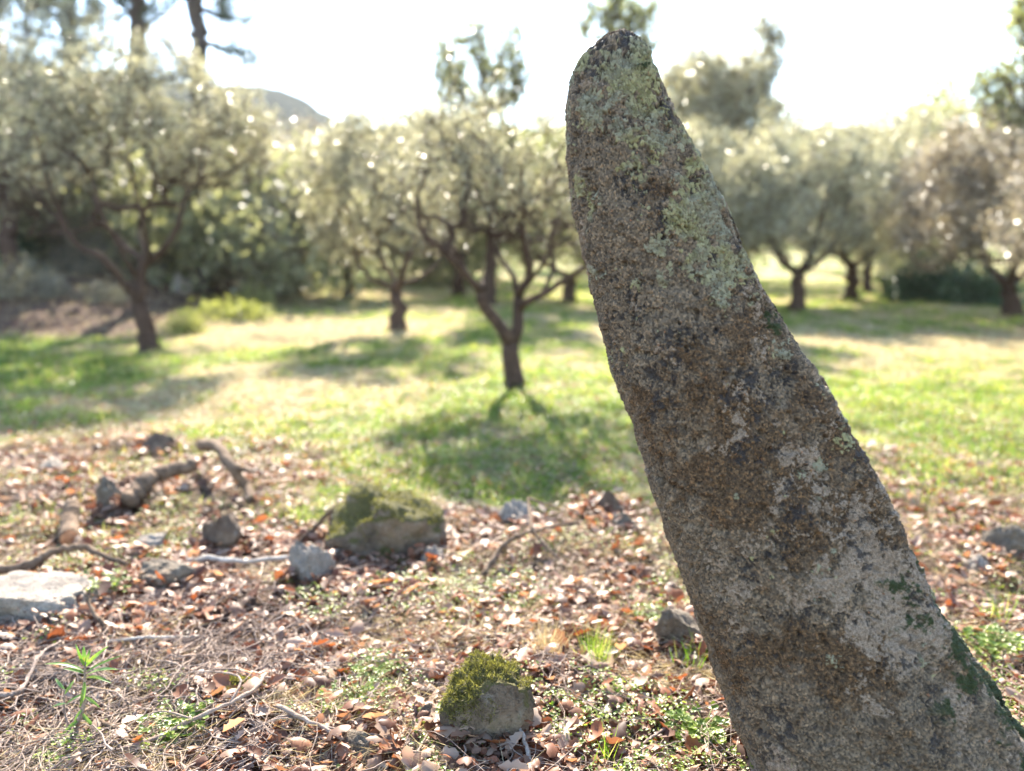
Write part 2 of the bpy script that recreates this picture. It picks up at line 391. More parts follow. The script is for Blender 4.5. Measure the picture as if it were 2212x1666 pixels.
disp = low*fade+.0055*med+.0034*(gr_lobe*(.4+gid)-.5)*(1-.6*lich)+.0016*fbm(p, 240, 1, 41)+lich*(.0014+.0024*lobe+.0014*(wid-.5))+.0015*crust-.004*dark+moss*(.003+.004*fbm(p, 170, 2, 44))
groove = sst(.035-np.abs(fbm(warp*[1, 1, 2.3], 5, 3, 48)), 0, .035)*sst(fbm(p, 3, 2, 49), -.1, .3); disp -= .0035*groove
pits = sst(fbm(p, 38, 2, 47), .5, .85); disp -= .010*pits*(1-lich)
P2 = p+nn*disp[:, None]
mb = MB()
i = np.arange(NR-1)[:, None]*NC; j = np.arange(NC)[None]; j2 = (j+1) % NC
q = np.stack([i+j, i+NC+j, i+NC+j2, i+j2], -1).reshape(-1, 4)
V = np.vstack([P2, P2[:NC].mean(0)[None]+[0, 0, .0004]])
jj = np.arange(NC); tcap = np.stack([jj, (jj+1) % NC, np.full(NC, NR*NC)], -1)
mb.add(V, q, tcap)
ext = lambda a: np.append(a, a[:NC].mean())
m = NM('lichened_granite')
co = m.coord()
f1 = m.noise(95, 4, .8, co); f2 = m.noise(330, 3, .8, co); f3 = m.noise(22, 6, .75, co); f4 = m.noise(6, 4, .6, co)
base = m.ramp(f3, [(.25, (.085, .066, .046)), (.5, (.165, .13, .094)), (.75, (.26, .213, .16))])
grn_ = m.ramp(m.attr('grain'), [(0, (.30, .28, .26)), (.3, (.62, .58, .53)), (.6, (.98, .92, .83)), (.85, (1.4, 1.26, 1.08)), (1, (2.1, 1.75, 1.35))])
bc = m.mix(m.rampf(f1, .35, .65), (.045, .027, .014), (.16, .098, .048))
base = m.mix(m.math('MULTIPLY', m.attr('brown'), m.rampf(f2, .25, .6, .55, 1)), base, bc)
base = m.mix(.88, base, grn_, 'MULTIPLY')
cr = m.mix(m.rampf(f1, .3, .7), (.18, .132, .095), (.47, .365, .27))
base = m.mix(m.math('MULTIPLY', m.attr('crust'), m.rampf(f2, .25, .65, .15, .9)), base, cr)
base = m.mix(m.math('MULTIPLY', m.attr('dark'), .8), base, (.022, .020, .022))
tint = m.rampf(f4, .42, .6)
lc = m.mix(tint, m.mix(m.attr('lobeid'), (.135, .13, .088), (.30, .29, .20)), m.mix(m.attr('lobeid'), (.155, .143, .055), (.36, .335, .16)))
lc = m.mix(m.rampf(f2, .58, .72, 0, .6), lc, (.06, .06, .05))
base = m.mix(m.math('MULTIPLY', m.attr('lichen'), .95), base, lc)
orange = m.math('MULTIPLY', m.rampf(m.noise(55, 3, .6, co), .68, .74), m.rampf(f4, .3, .6))
base = m.mix(orange, base, (.34, .15, .07))
ms = m.mix(f1, (.012, .018, .008), (.055, .075, .02))
base = m.mix(m.attr('moss'), base, ms)
bm_ = m.bump(f2, .9, .004, m.bump(f1, .8, .009))
so_ = mb.build('standing_stone', m.surf(base, m.mix(m.attr('dark'), (.78,)*3, (.45,)*3), .35, bm_), attrs={'grain': ext(gid), 'crev': ext(sst(g2-g1, .0, .22)), 'lobeid': ext(wid), 'lichen': ext(lich), 'crust': ext(crust), 'brown': ext(brown), 'moss': ext(moss), 'dark': ext(dark)})
tag(so_, 'tall leaning grey menhir crusted with pale green lichen and brown patches', 'standing stone')

# ------------------------------------------------------------------ trees
class Tree:
    def __init__(s, seed):
        s.rng = np.random.default_rng(seed); s.pos = []; s.par = []; s.rad = []; s.chains = []
    def limb(s, pts, r0, r1, start=None, m_=None):
        pts = np.asarray(pts, float)
        if start is not None: pts = np.vstack([s.pos[start], pts])
        L = np.linalg.norm(np.diff(pts, axis=0), axis=1).sum()
        P_ = spline(pts, m_ or max(4, int(L/.12)))
        n_ = len(P_); jit = s.rng.normal(0, .35*r0, (n_, 3)); jit[0] = 0; P_[1:] += jit[1:]*.5
        rs = np.linspace(r0, r1, n_); ch = []
        if start is not None: ch.append(start)
        for k in range(1 if start is not None else 0, n_):
            s.pos.append(P_[k]); s.par.append(ch[-1] if ch else -1); s.rad.append(rs[k]); ch.append(len(s.pos)-1)
        s.chains.append((ch, True)); return ch
    def nearest(s, p_):
        A = np.array(s.pos); return int(np.argmin(((A-p_)**2).sum(1)))
    def fill(s, T, step=.17, skip=0):
        rng = s.rng; root = np.array(s.pos[min(skip, len(s.pos)-1)])
        T = T[np.argsort(((T-root)**2).sum(1)+rng.uniform(0, .6, len(T)))]
        cap = len(s.pos)+len(T)*14; A = np.zeros((cap, 3)); A[:len(s.pos)] = s.pos; n_ = len(s.pos); s.tips = []
        for p_ in T:
            d2 = ((A[skip:n_]-p_)**2).sum(1); up_ = np.maximum(0, A[skip:n_, 2]-p_[2])
            k = int(np.argmin(np.sqrt(d2)+.8*up_))+skip
            a0 = A[k]; L = np.linalg.norm(p_-a0); m_ = int(min(13, max(2, L/step)))
            pk = s.par[k]; d0 = (a0-A[pk]) if pk >= 0 else np.array((0, 0, 1.)); d0 = d0/(np.linalg.norm(d0)+1e-9)
            ctrl = a0+(d0*.5+np.array((0, 0, .25)))*L*.45+rng.normal(0, .05*L, 3)
            ch = [k]; u = np.linspace(0, 1, m_+1)[1:, None]
            pp = (1-u)**2*a0+2*u*(1-u)*ctrl+u*u*p_; pp[:-1] += rng.normal(0, .012, (m_-1, 3)) if m_ > 1 else 0
            for q_ in pp:
                A[n_] = q_; s.pos.append(q_); s.par.append(ch[-1]); s.rad.append(0); ch.append(n_); n_ += 1
            s.chains.append((ch, False)); s.tips.append(ch)
    def build(s, r0=.0045, ex=.44, k0=8):
        n_ = len(s.pos); cnt = np.zeros(n_)
        for ch in getattr(s, 'tips', []): cnt[ch[-1]] += 1
        for k in range(n_-1, -1, -1):
            if s.par[k] >= 0: cnt[s.par[k]] += cnt[k]
        A = np.array(s.pos); rad = np.maximum(np.array(s.rad), r0*np.maximum(cnt, .5)**ex)
        s.R = rad; mb = MB()
        for ch, big in s.chains:
            ra = rad[ch].copy()
            if not big and len(ra) > 1: ra[0] = min(ra[0], ra[1]*1.3)
            tube(mb, A[ch], ra, k0 if big else (5 if ra[0] > .012 else 3), cap=big)
        return mb
    def twigs(s, mb, per=3, L=.16, W=.003):
        rng = s.rng; A = np.array(s.pos); idx = np.concatenate([c[-4:] for c in s.tips]); idx = np.repeat(idx, per)
        d = rng.normal(0, 1, (len(idx), 3)); d[:, 2] += .3
        leaves(mb, A[idx], d, rng.normal(0, 1, (len(idx), 3)), rng.uniform(.5, 1.4, len(idx))*L, W)
    def leafage(s, per, L=.055, W=.012, spread=.07, back=3, keep=None, down=0.):
        rng = s.rng; A = np.array(s.pos); mb = MB()
        tipc = [c for c in s.tips]
        if keep is not None: tipc = [c for c in tipc if rng.random() < keep(A[c[-1]])]
        S, Dd = [], []
        for c in tipc:
            c_ = c[-back-1:]; seg = A[c_]
            if len(seg) < 2: continue
            u = rng.uniform(0, len(seg)-1, per); k = u.astype(int); f_ = (u-k)[:, None]
            S.append(seg[k]*(1-f_)+seg[np.minimum(k+1, len(seg)-1)]*f_); Dd.append(np.repeat(nrm((seg[-1]-seg[0])[None]), per, 0))
        S = np.concatenate(S); Dd = np.concatenate(Dd); n_ = len(S)
        S = S+rng.normal(0, spread, (n_, 3))
        d = Dd*.7+rng.normal(0, .75, (n_, 3)); d[:, 2] -= down
        leaves(mb, S, d, rng.normal(0, 1, (n_, 3))+np.array((0, 0, .8)), L*rng.uniform(.6, 1.3, n_), W*rng.uniform(.7, 1.3, n_))
        return mb
def crown_pts(rng, n, blobs, gap=.0, s=1.4, seed=0):
    """points inside a union of ellipsoids (centre, radii), denser to the shell, with gaps"""
    out = []; vol = np.array([b[1][0]*b[1][1]*b[1][2] for b in blobs]); vol = vol**.55; vol = vol/vol.sum()
    while len(out) < n:
        b = blobs[rng.choice(len(blobs), p=vol)]
        d = rng.normal(0, 1, 3); d /= np.linalg.norm(d); r = rng.uniform(.15, 1)**.42
        p_ = np.array(b[0])+d*r*np.array(b[1])
        out.append(p_)
        if len(out) == n:
            A = np.array(out); A = A[fbm(A, s, 3, seed) > gap]; out = list(A)
            if len(out) > n*.93: break
    A = np.array(out); c0 = A.mean(0); k = rng.random(len(A)) < .10
    A[k] += nrm(A[k]-c0)*rng.uniform(.1, .55, (k.sum(), 1))+np.array((0, 0, .12)); return A
def finish(t_, name, label, cat, base, leaf='olive_leaf', per=22, L=.055, W=.012, spread=.08, tw=3, keep=None, group=None, r0=.0045, down=0., ex=.44, bk='bark', twW=.003):
    root = empty(name, base); tag(root, label, cat, group)
    b = t_.build(r0, ex); 
    if tw: t_.twigs(b, tw, W=twW)
    b.build('trunk', M[bk], root, origin=base)
    t_.leafage(per, L, W, spread, keep=keep, down=down).build('crown', M[leaf], root, origin=base, smooth=False)
    return root
def pts(Yb, lst):                                     # (px, py, depth offset) -> points
    return [at(a, b, Yb+c) for a, b, c in lst]
def flare(t_, base, r, n=6):                          # root flare
    for k in range(n):
        an = k*2*math.pi/n+t_.rng.uniform(-.3, .3); d = np.array((math.cos(an), math.sin(an), 0))
        t_.limb([base+np.array((0, 0, r*2.4)), base+d*r*.75+np.array((0, 0, r*.8)), base+d*r*1.7+np.array((0, 0, -.06))], r*.55, r*.22, m_=6)
def ell(px, py, Y_, rx, ry, rz): return (at(px, py, Y_), (rx*mpp(Y_), ry, rz*mpp(Y_)))

OG = 'olive trees of the grove'
# -- centre olive, forked low
x0, y0 = gr(1113, 838); t_ = Tree(1)
b0 = np.array((x0, y0, float(gz(np.array([x0]), np.array([y0]))[0])-.05))
Yb = y0
tr = t_.limb([b0]+pts(Yb, [(1112, 800, 0), (1104, 765, 0), (1102, 742, 0)]), .125, .105)
flare(t_, b0, .12)
f0 = tr[-1]
l1 = t_.limb(pts(Yb, [(1078, 700, -.05), (1045, 655, -.1), (1035, 630, -.15)]), .085, .062, f0)
l2 = t_.limb(pts(Yb, [(1118, 705, .05), (1117, 665, .1), (1122, 640, .1)]), .08, .062, f0)
t_.limb(pts(Yb, [(1000, 585, -.3), (960, 545, -.4), (915, 500, -.5), (898, 450, -.5), (905, 410, -.5), (925, 370, -.5)]), .045, .016, l1[-1])
t_.limb(pts(Yb, [(1050, 590, .1), (1060, 520, .3), (1055, 460, .4), (1030, 410, .5), (1005, 350, .6)]), .045, .014, l1[-1])
t_.limb(pts(Yb, [(1010, 590, .3), (985, 540, .5), (945, 520, .8), (920, 470, 1.)]), .03, .012, l1[-1])
t_.limb(pts(Yb, [(1105, 590, .3), (1080, 555, .6), (1070, 500, .8), (1080, 420, .9)]), .04, .014, l2[-1])
t_.limb(pts(Yb, [(1145, 590, -.2), (1135, 540, -.3), (1130, 480, -.4), (1150, 400, -.5)]), .04, .014, l2[-1])
l3 = t_.limb(pts(Yb, [(1160, 640, -.1), (1200, 620, -.2), (1250, 585, -.3), (1300, 550, -.4), (1350, 500, -.4)]), .05, .016, l2[-2])
t_.limb(pts(Yb, [(1195, 580, .1), (1190, 530, .2), (1210, 450, .3)]), .03, .012, l3[3])
t_.limb(pts(Yb, [(1180, 560, -.8), (1200, 480, -1.1)]), .03, .012, l2[-1])
bl = [ell(1070, 390, Yb, 200, 1.15, 150), ell(935, 370, Yb+.3, 120, .9, 140), ell(1200, 390, Yb-.2, 170, 1.1, 160), ell(1330, 430, Yb+.2, 130, .9, 140), ell(1060, 290, Yb, 150, .9, 80), ell(960, 500, Yb+.2, 80, .7, 60), ell(1220, 510, Yb, 110, .9, 60)]
t_.fill(crown_pts(t_.rng, 1500, bl, .06, 2.0, 3), skip=len(tr)+40)
zc_ = at(1100, 500, Yb)[2]
finish(t_, 'olive_tree', 'twisted olive tree forking low beside the left edge of the standing stone', 'olive tree', b0, per=14, L=.06, W=.017, spread=.06, tw=6, keep=lambda p_: .2+.8*sst(p_[2], zc_-.1, zc_+.8), r0=.0034)

# -- left olive
x0, y0 = gr(325, 752); t_ = Tree(2); Yb = y0
b0 = np.array((x0, y0, float(gz(np.array([x0]), np.array([y0]))[0])-.05))
tr = t_.limb([b0]+pts(Yb, [(318, 715, 0), (303, 670, 0), (298, 650, 0)]), .17, .12)
flare(t_, b0, .16)
l1 = t_.limb(pts(Yb, [(278, 625, -.2), (262, 605, -.3), (225, 560, -.5), (170, 530, -.6), (140, 490, -.7), (118, 430, -.7), (100, 380, -.7), (85, 300, -.8)]), .085, .02, tr[-1])
l2 = t_.limb(pts(Yb, [(302, 615, 0), (308, 580, 0), (320, 560, 0)]), .10, .08, tr[-1])
t_.limb(pts(Yb, [(355, 535, -.2), (380, 500, -.3), (395, 450, -.4), (405, 420, -.4), (440, 385, -.5), (500, 372, -.5), (535, 340, -.5)]), .06, .018, l2[-1])
t_.limb(pts(Yb, [(285, 545, .3), (250, 510, .5), (215, 460, .7), (180, 390, .9), (150, 300, 1.)]), .06, .018, l2[-1])
t_.limb(pts(Yb, [(270, 560, -.5), (225, 470, -.9), (200, 390, -1.)]), .04, .015, l2[2])
t_.limb(pts(Yb, [(300, 500, .6), (330, 420, .9), (350, 380, 1.), (400, 360, 1.2), (400, 280, 1.3)]), .045, .015, l2[-1])
t_.limb(pts(Yb, [(310, 480, -.6), (290, 400, -.8), (270, 300, -1.), (280, 220, -1.)]), .045, .015, l2[-1])
t_.limb(pts(Yb, [(90, 440, -.5), (40, 400, -.5), (20, 330, -.5)]), .035, .014, l1[int(len(l1)*.6)])
bl = [ell(240, 300, Yb, 260, 2.1, 150), ell(80, 300, Yb-.2, 210, 1.9, 200), ell(420, 270, Yb, 160, 1.7, 130), ell(500, 330, Yb, 75, 1.2, 80), ell(290, 190, Yb, 170, 1.6, 105), ell(60, 420, Yb, 110, 1.2, 90), ell(360, 130, Yb+.3, 70, .8, 50)]
t_.fill(crown_pts(t_.rng, 2300, bl, .02, 1.5, 8), skip=len(tr)+40, step=.22)
zc_ = at(100, 440, Yb)[2]
finish(t_, 'olive_tree', 'large olive tree at the left with a wide crown over a slim curved trunk', 'olive tree', b0, per=15, L=.08, W=.024, spread=.08, tw=6, keep=lambda p_: .08+.92*sst(p_[2], zc_-.1, zc_+1.6), twW=.005, r0=.0028)

# -- middle olive, vase shaped
x0, y0 = gr(860, 718); t_ = Tree(3); Yb = y0
b0 = np.array((x0, y0, float(gz(np.array([x0]), np.array([y0]))[0])-.05))
tr = t_.limb([b0]+pts(Yb, [(860, 690, 0), (858, 660, 0), (856, 632, 0)]), .17, .13)
flare(t_, b0, .17)
l1 = t_.limb(pts(Yb, [(845, 618, 0), (815, 608, -.2), (790, 590, -.3), (770, 560, -.4), (760, 500, -.5), (745, 420, -.5)]), .07, .02, tr[-1])
t_.limb(pts(Yb, [(850, 600, .3), (825, 560, .5), (818, 500, .6), (820, 440, .6)]), .06, .018, tr[-1])
t_.limb(pts(Yb, [(870, 612, 0), (900, 605, .2), (935, 580, .3), (950, 555, .4), (960, 480, .5)]), .07, .02, tr[-1])
t_.limb(pts(Yb, [(868, 595, -.4), (880, 560, -.6), (905, 500, -.8)]), .05, .016, tr[-1])
bl = [ell(850, 400, Yb, 160, 2., 140), ell(750, 390, Yb, 120, 1.6, 120), ell(900, 330, Yb, 110, 1.6, 90), ell(820, 300, Yb, 100, 1.4, 70), ell(760, 500, Yb, 80, 1.4, 60), ell(930, 470, Yb, 70, 1.3, 70), ell(710, 440, Yb, 60, 1.2, 70)]
t_.fill(crown_pts(t_.rng, 1500, bl, .0, 1.6, 12), skip=len(tr)+40, step=.24)
finish(t_, 'olive_tree', 'vase shaped olive tree behind the low forked one, its limbs spread like a bowl', 'olive tree', b0, per=14, L=.09, W=.027, spread=.09, tw=5, twW=.006, r0=.0034)

# -- prototypes for the more distant olives: unit tree about 5 m tall
def proto_tree(seed, h=5., cr=2.2, trunk=.9, n=520, flat=.62, rt=.15, split=4, lean=.0):
    t_ = Tree(seed); rng = t_.rng
    tr = t_.limb([(0, 0, -.15), (lean*.3, 0, trunk*.5), (lean, .05, trunk)], rt, rt*.8)
    flare(t_, np.zeros(3), rt*.95, 5)
    for k in range(split):
        an = k*2*math.pi/split+rng.uniform(-.4, .4); d = np.array((math.cos(an), math.sin(an), 0))
        q0 = np.array((lean, .05, trunk))
        t_.limb([q0+d*cr*.25+[0, 0, h*.08], q0+d*cr*.42+[0, 0, h*.22], q0+d*cr*.5+rng.normal(0, .15, 3)+[0, 0, h*.42]], rt*.5, rt*.12, tr[-1])
    zc_ = trunk+(h-trunk)*.46
    bl = [((0, 0, zc_), (cr*.9, cr*.9, (h-trunk)*.42)), ((0, 0, h-(h-trunk)*.25), (cr*.6, cr*.6, (h-trunk)*.25))]
    for k in range(6):
        an = rng.uniform(0, 6.28); rr_ = cr*rng.uniform(.45, .75)
        bl.append(((math.cos(an)*rr_, math.sin(an)*rr_, zc_+rng.uniform(-.25, .35)*(h-trunk)*.6), (cr*.45, cr*.45, (h-trunk)*.30)))
    t_.fill(crown_pts(rng, n, bl, -.08, 8/h, seed), skip=len(tr)+20, step=.26)
    return t_
def place_tree(name, t_, label, cat, px, py, s=(1, 1, 1), rz=0, leaf='olive_leaf', **kw):
    x, y = gr(px, py); z = float(gz(np.array([x]), np.array([y]))[0])
    r = finish(t_, name, label, cat, (0, 0, 0), leaf=leaf, **kw); r.location = (x, y, z); r.scale = s; r.rotation_euler.z = rz
    return r
def copy_tree(r, label, px, py, s=(1, 1, 1), rz=0, leaf=None, xy=None):
    x, y = xy if xy is not None else gr(px, py); z = float(gz(np.array([x]), np.array([y]))[0])
    c = r.copy(); col.objects.link(c); c.location = (x, y, z); c.scale = s; c.rotation_euler.z = rz; c['label'] = label
    for ch in r.children:
        d = ch.copy(); col.objects.link(d); d.parent = c
        if leaf and ch.name.startswith('crown'):
            d.data = ch.data.copy(); d.data.materials[0] = M[leaf]
    return c
kwf = dict(per=19, L=.11, W=.034, spread=.12, tw=4, twW=.009)
pa = proto_tree(21, h=5.1, cr=2.6, trunk=.95, n=1400, rt=.2)
A_ = place_tree('olive_tree', pa, 'round dark olive tree just right of the standing stone, its crown low over the grass', 'olive tree', 1722, 679, (1, 1, 1.0), 0.4, **{**kwf, 'per': 32})
pb = proto_tree(22, h=5.2, cr=2.5, trunk=.7, n=1400, rt=.17, split=3, lean=.15)
B_ = place_tree('olive_tree', pb, 'pale brownish olive tree at the right edge with two dark trunks', 'olive tree', 2185, 686, (1.25, 1.25, 1.12), 2.0, leaf='olive_leaf_warm', **{**kwf, 'per': 30})
t2 = B_  # second stem of the pair
pc = proto_tree(23, h=4.4, cr=1.9, trunk=.9, n=900, rt=.13, split=4)
C_ = place_tree('olive_tree', pc, 'small thin trunked olive tree left of the vase shaped one', 'olive tree', 752, 645, (1.4, 1.4, 1.25), 0, **kwf)
copy_tree(A_, 'smaller olive tree behind and right of the round dark one', 1838, 650, (1.15, 1.15, 1.2), 2.2)
copy_tree(C_, 'slender olive tree furthest back in the row beyond the round dark one', 1872, 634, (1.5, 1.5, 1.6), 1.1)
copy_tree(C_, 'slender far olive tree seen between the vase shaped and the low forked olives', 990, 636, (2.0, 2.0, 1.6), 4.0)
copy_tree(B_, 'grey olive tree behind the left one, its trunk dark against the brush', 540, 650, (1.0, 1.0, .9), 3.9, leaf='olive_leaf')
copy_tree(B_, 'olive tree at the far left edge standing on the brown bank', 78, 655, (1.3, 1.3, 1.0), 5.0, leaf='olive_leaf')
copy_tree(A_, 'olive tree half hidden behind the upper part of the standing stone', 1455, 668, (1.0, 1.0, 1.05), 4.1)
copy_tree(C_, 'sunlit pale olive tree between the left olive and the vase shaped one', 640, 640, (1.9, 1.9, 1.4), 2.9, leaf='olive_leaf_warm')
copy_tree(B_, 'olive tree with a yellowish crown filling the gap left of the stone', 1230, 655, (1.5, 1.4, 1.15), 1.2, leaf='green_leaf')

copy_tree(A_, 'olive tree cut off by the right border, nearest on that side', 2470, 735, (1.1, 1.1, 1.0), 3.1, leaf='olive_leaf_warm')

# -- taller open trees behind
def tall_tree(seed, base, tops, r=.2, n=420, name='tall_tree', label='', leaf='green_leaf', blobs=(), gap=0., per=20, L=.15, W=.055, spread=.16):
    t_ = Tree(seed); b = np.array((*base, float(gz(np.array([base[0]]), np.array([base[1]]))[0])-.2))
    tr = t_.limb([b, b+[0, 0, 1.4], b+[0.1, 0, 2.6]], r, r*.8)
    for tp in tops:
        tp = np.array(tp); t_.limb([t_.pos[tr[-1]]*.55+tp*.45+t_.rng.normal(0, .25, 3), tp], r*.55, .035, tr[-1], m_=22)
    t_.fill(crown_pts(t_.rng, n, blobs, gap-.1, 1.7, seed), skip=len(tr)+4, step=.3)
    return finish(t_, name, label, 'tree', b, leaf=leaf, per=per, L=L, W=W, spread=spread, tw=5, r0=.009, twW=.012)
Yt = 27
bt = at(1600, 600, Yt)
tall_tree(31, (bt[0], Yt), [at(1660, 60, Yt), at(1500, 130, Yt), at(1600, 200, Yt)], blobs=[ell(1655, 110, Yt, 40, .9, 85), ell(1590, 190, Yt, 65, 1.3, 85), ell(1500, 190, Yt, 75, 1.3, 85), ell(1480, 290, Yt, 80, 1.3, 70), ell(1630, 260, Yt, 60, 1.2, 70), ell(1560, 230, Yt, 100, 1.4, 60), ell(1550, 350, Yt, 130, 1.5, 90)], n=1500, gap=-.2,
          label='tall ragged tree rising against the sky right behind the standing stone', leaf='olive_leaf', per=22)
Yt = 24; bt = at(1060, 600, Yt)
tall_tree(32, (bt[0], Yt), [at(1040, 60, Yt), at(1100, 90, Yt), at(960, 110, Yt)], r=.12, blobs=[ell(1060, 90, Yt, 90, 1., 60), ell(960, 100, Yt, 35, .6, 30), ell(1040, 190, Yt, 100, 1.2, 50), ell(1000, 160, Yt, 60, .8, 40), ell(1100, 170, Yt, 45, .7, 50), ell(1050, 330, Yt, 90, 1.2, 80)], n=800, gap=-.12,
          label='sparse wispy tree whose thin top stands in the sky above the low forked olive', leaf='green_leaf', per=9)
Yt = 24; bt = at(1330, 600, Yt)
tall_tree(33, (bt[0], Yt), [at(1330, -40, Yt), at(1380, 10, Yt), at(1290, 30, Yt)], r=.14, blobs=[ell(1335, -10, Yt, 90, 1.2, 60), ell(1300, 60, Yt, 70, .8, 30), ell(1400, 60, Yt, 40, .7, 50), ell(1320, 250, Yt, 60, .8, 60)], n=420, gap=.0,
          label='tree whose sparse top shows in the sky above the tip of the standing stone', leaf='green_leaf', per=12)
Yt = 19; bt = at(2330, 600, Yt)
tall_tree(34, (bt[0], Yt), [at(2250, 40, Yt), at(2170, 170, Yt)], r=.16, blobs=[ell(2215, 120, Yt, 60, 1., 90), ell(2290, 0, Yt, 90, 1.2, 70), ell(2170, 180, Yt, 60, .8, 50), ell(2230, 230, Yt, 70, .9, 60)], n=420, gap=.05,
          label='thin leafy tree reaching into the top right corner above the brownish olive', leaf='green_leaf', per=11)
Yt = 22; bt = at(30, 600, Yt)
tall_tree(35, (bt[0], Yt), [at(60, 30, Yt), at(-60, 40, Yt), at(180, 110, Yt)], r=.25, blobs=[ell(30, 60, Yt, 170, 2.2, 120), ell(-60, 20, Yt, 120, 1.8, 80), ell(180, 150, Yt, 120, 2., 90), ell(-80, 200, Yt, 150, 2., 180), ell(100, 300, Yt, 160, 2., 120)], n=800, gap=-.1,
          label='bluish grey bushy tree in the top left corner behind the large olive', leaf='olive_leaf', per=24)
Yt = 34; bt = at(2050, 600, Yt)
tall_tree(36, (bt[0], Yt), [at(2060, 240, Yt), at(1980, 270, Yt)], r=.22, blobs=[ell(2070, 280, Yt, 90, 2.2, 70), ell(1980, 320, Yt, 80, 2.2, 70), ell(2020, 430, Yt, 130, 2.2, 110)], n=620, gap=-.15,
          label='dark rounded tree rising behind the gap beside the brownish right olive', leaf='green_leaf', per=24, L=.14, W=.05)

Yt = 30; bt = at(1490, 600, Yt)
tall_tree(37, (bt[0], Yt), [at(1540, 130, Yt), at(1440, 170, Yt)], blobs=[ell(1540, 190, Yt, 90, 1.5, 65), ell(1450, 230, Yt, 75, 1.4, 75), ell(1620, 270, Yt, 110, 1.6, 60), ell(1500, 330, Yt, 120, 1.6, 90)], n=900, gap=-.1,
          label='pale tall tree closing the gap between the ragged tall tree and the standing stone', leaf='olive_leaf', per=16)

# -- pines at the top left
def pine(seed, px, Yt, tw, label, branches):
    x = at(px, 600, Yt)[0]; z0 = float(gz(np.array([x]), np.array([Yt]))[0])
    t_ = Tree(seed); rng = t_.rng; b = np.array((x, Yt, z0-.2)); top = at(px-10, -260, Yt)
    tr = t_.limb([b, b*.5+top*.5+[.15, 0, 0], top], tw, tw*.45, m_=60)
    T = []
    for (bx, by, ex_, ey, dy) in branches:
        s_ = t_.nearest(at(bx, by, Yt)); e_ = at(ex_, ey, Yt+dy)
        m_ = (t_.pos[s_]+e_)/2+np.array((0, 0, -.12))
        ch = t_.limb([m_, e_], tw*.3, .035, s_, m_=12)
        for k in ch[5:]:
            for _ in range(3): T.append(t_.pos[k]+rng.normal(0, .28, 3)+[0, 0, .15])
    for _ in range(260):
        p_ = top+rng.normal(0, 1, 3)*(1.7, 1.7, .9)+[0, 0, -.4]; T.append(p_)
    t_.fill(np.array(T), skip=len(tr)//2, step=.3)
    return finish(t_, 'pine_tree', label, 'pine tree', b, leaf='needle', per=60, L=.18, W=.03, spread=.12, tw=2, r0=.006, bk='pine_bark')
PG = 'dark pines behind the left olive'
pine(41, 425, 26, .38, 'pine with a bare dark trunk against the sky, a drooping branch at its right', [(432, 90, 545, 112, 0), (425, 20, 520, 45, .5), (425, -20, 540, -10, -.5), (420, -60, 620, -25, 0), (420, 0, 350, -40, .5)])
pine(42, 295, 28, .42, 'dark pine in the middle of the three, right over the top of the large olive', [(295, 30, 250, -10, 0), (298, 60, 350, 30, .5), (295, -20, 380, -60, .5), (295, -60, 220, -90, -.5)])
pine(43, 150, 27, .40, 'dark pine nearest the top left corner, dense needles round its trunk', [(150, 40, 80, 10, 0), (150, 60, 220, 20, .5), (150, 10, 40, -30, .3), (150, -20, 230, -50, 0)])

# ------------------------------------------------------------------ bushes
def bush_mb(rng, c, rad, n, L, W, lump=.25, stems=True):
    mb = MB(); d = nrm(rng.normal(0, 1, (n, 3))); d[:, 2] = np.abs(d[:, 2])
    r = rng.uniform(.2, 1, n)**.45*(1+lump*fbm(d*1.0+c, 2.2, 3, 7))
    p_ = np.array(c)+d*r[:, None]*np.array(rad)
    leaves(mb, p_, d*.5+rng.normal(0, .7, (n, 3))+[0, 0, .3], rng.normal(0, 1, (n, 3)), L*rng.uniform(.6, 1.3, n), W*rng.uniform(.7, 1.3, n))
    return mb
def bush(name, label, cat, px, py, w_, h_, n, leaf, L=.05, W=.025, dy=None, group=None, lump=.6, seed=None):
    x, y = gr(px, py); z = float(gz(np.array([x]), np.array([y]))[0]); s_ = mpp(y)
    rng = np.random.default_rng(seed or int(px*7+py)); root = empty(name, (x, y, z)); tag(root, label, cat, group)
    rad = np.array((w_*s_/2, dy or w_*s_/2*.8, h_*s_)); st = MB()
    for k in range(14):
        an = rng.uniform(0, 6.28); e_ = np.array((math.cos(an)*rad[0]*.7, math.sin(an)*rad[1]*.7, rad[2]*rng.uniform(.5, .9)))
        tube(st, spline([(0, 0, -.05), e_*[.4, .4, .5], e_], 7), np.linspace(.012, .004, 7), 4)
    st.build('stems', M['bark'], root)
    bush_mb(rng, (0, 0, 0), rad, n, L, W, lump).build('foliage', M[leaf], root, smooth=False)
    return root
bush('bush', 'yellow green bush sprawling right of the large left olive trunk, the widest one', 'bush', 500, 700, 190, 42, 2000, 'lime_leaf', .09, .045)
bush('bush', 'small yellow green bush close to the foot of the large left olive', 'bush', 400, 722, 90, 42, 2200, 'lime_leaf', .06, .03)
bush('bush', 'low yellow green shrub behind the widest bush', 'bush', 555, 668, 90, 50, 2400, 'lime_leaf', .08, .04)
bush('bush', 'dark green shrub at the field edge under the brownish right olive', 'bush', 2000, 655, 190, 85, 7000, 'dark_leaf', .14, .08)
bush('bush', 'dark shrub continuing the field edge nearer the right border', 'bush', 2110, 664, 150, 70, 5000, 'dark_leaf', .12, .07)
bush('bush', 'grey dry thicket on the brown bank left of the large olive', 'bush', 150, 655, 290, 150, 12000, 'grey_leaf', .12, .03)
bush('bush', 'grey dry thicket on the bank right behind the large olive trunk', 'bush', 400, 648, 270, 140, 12000, 'grey_leaf', .12, .03)
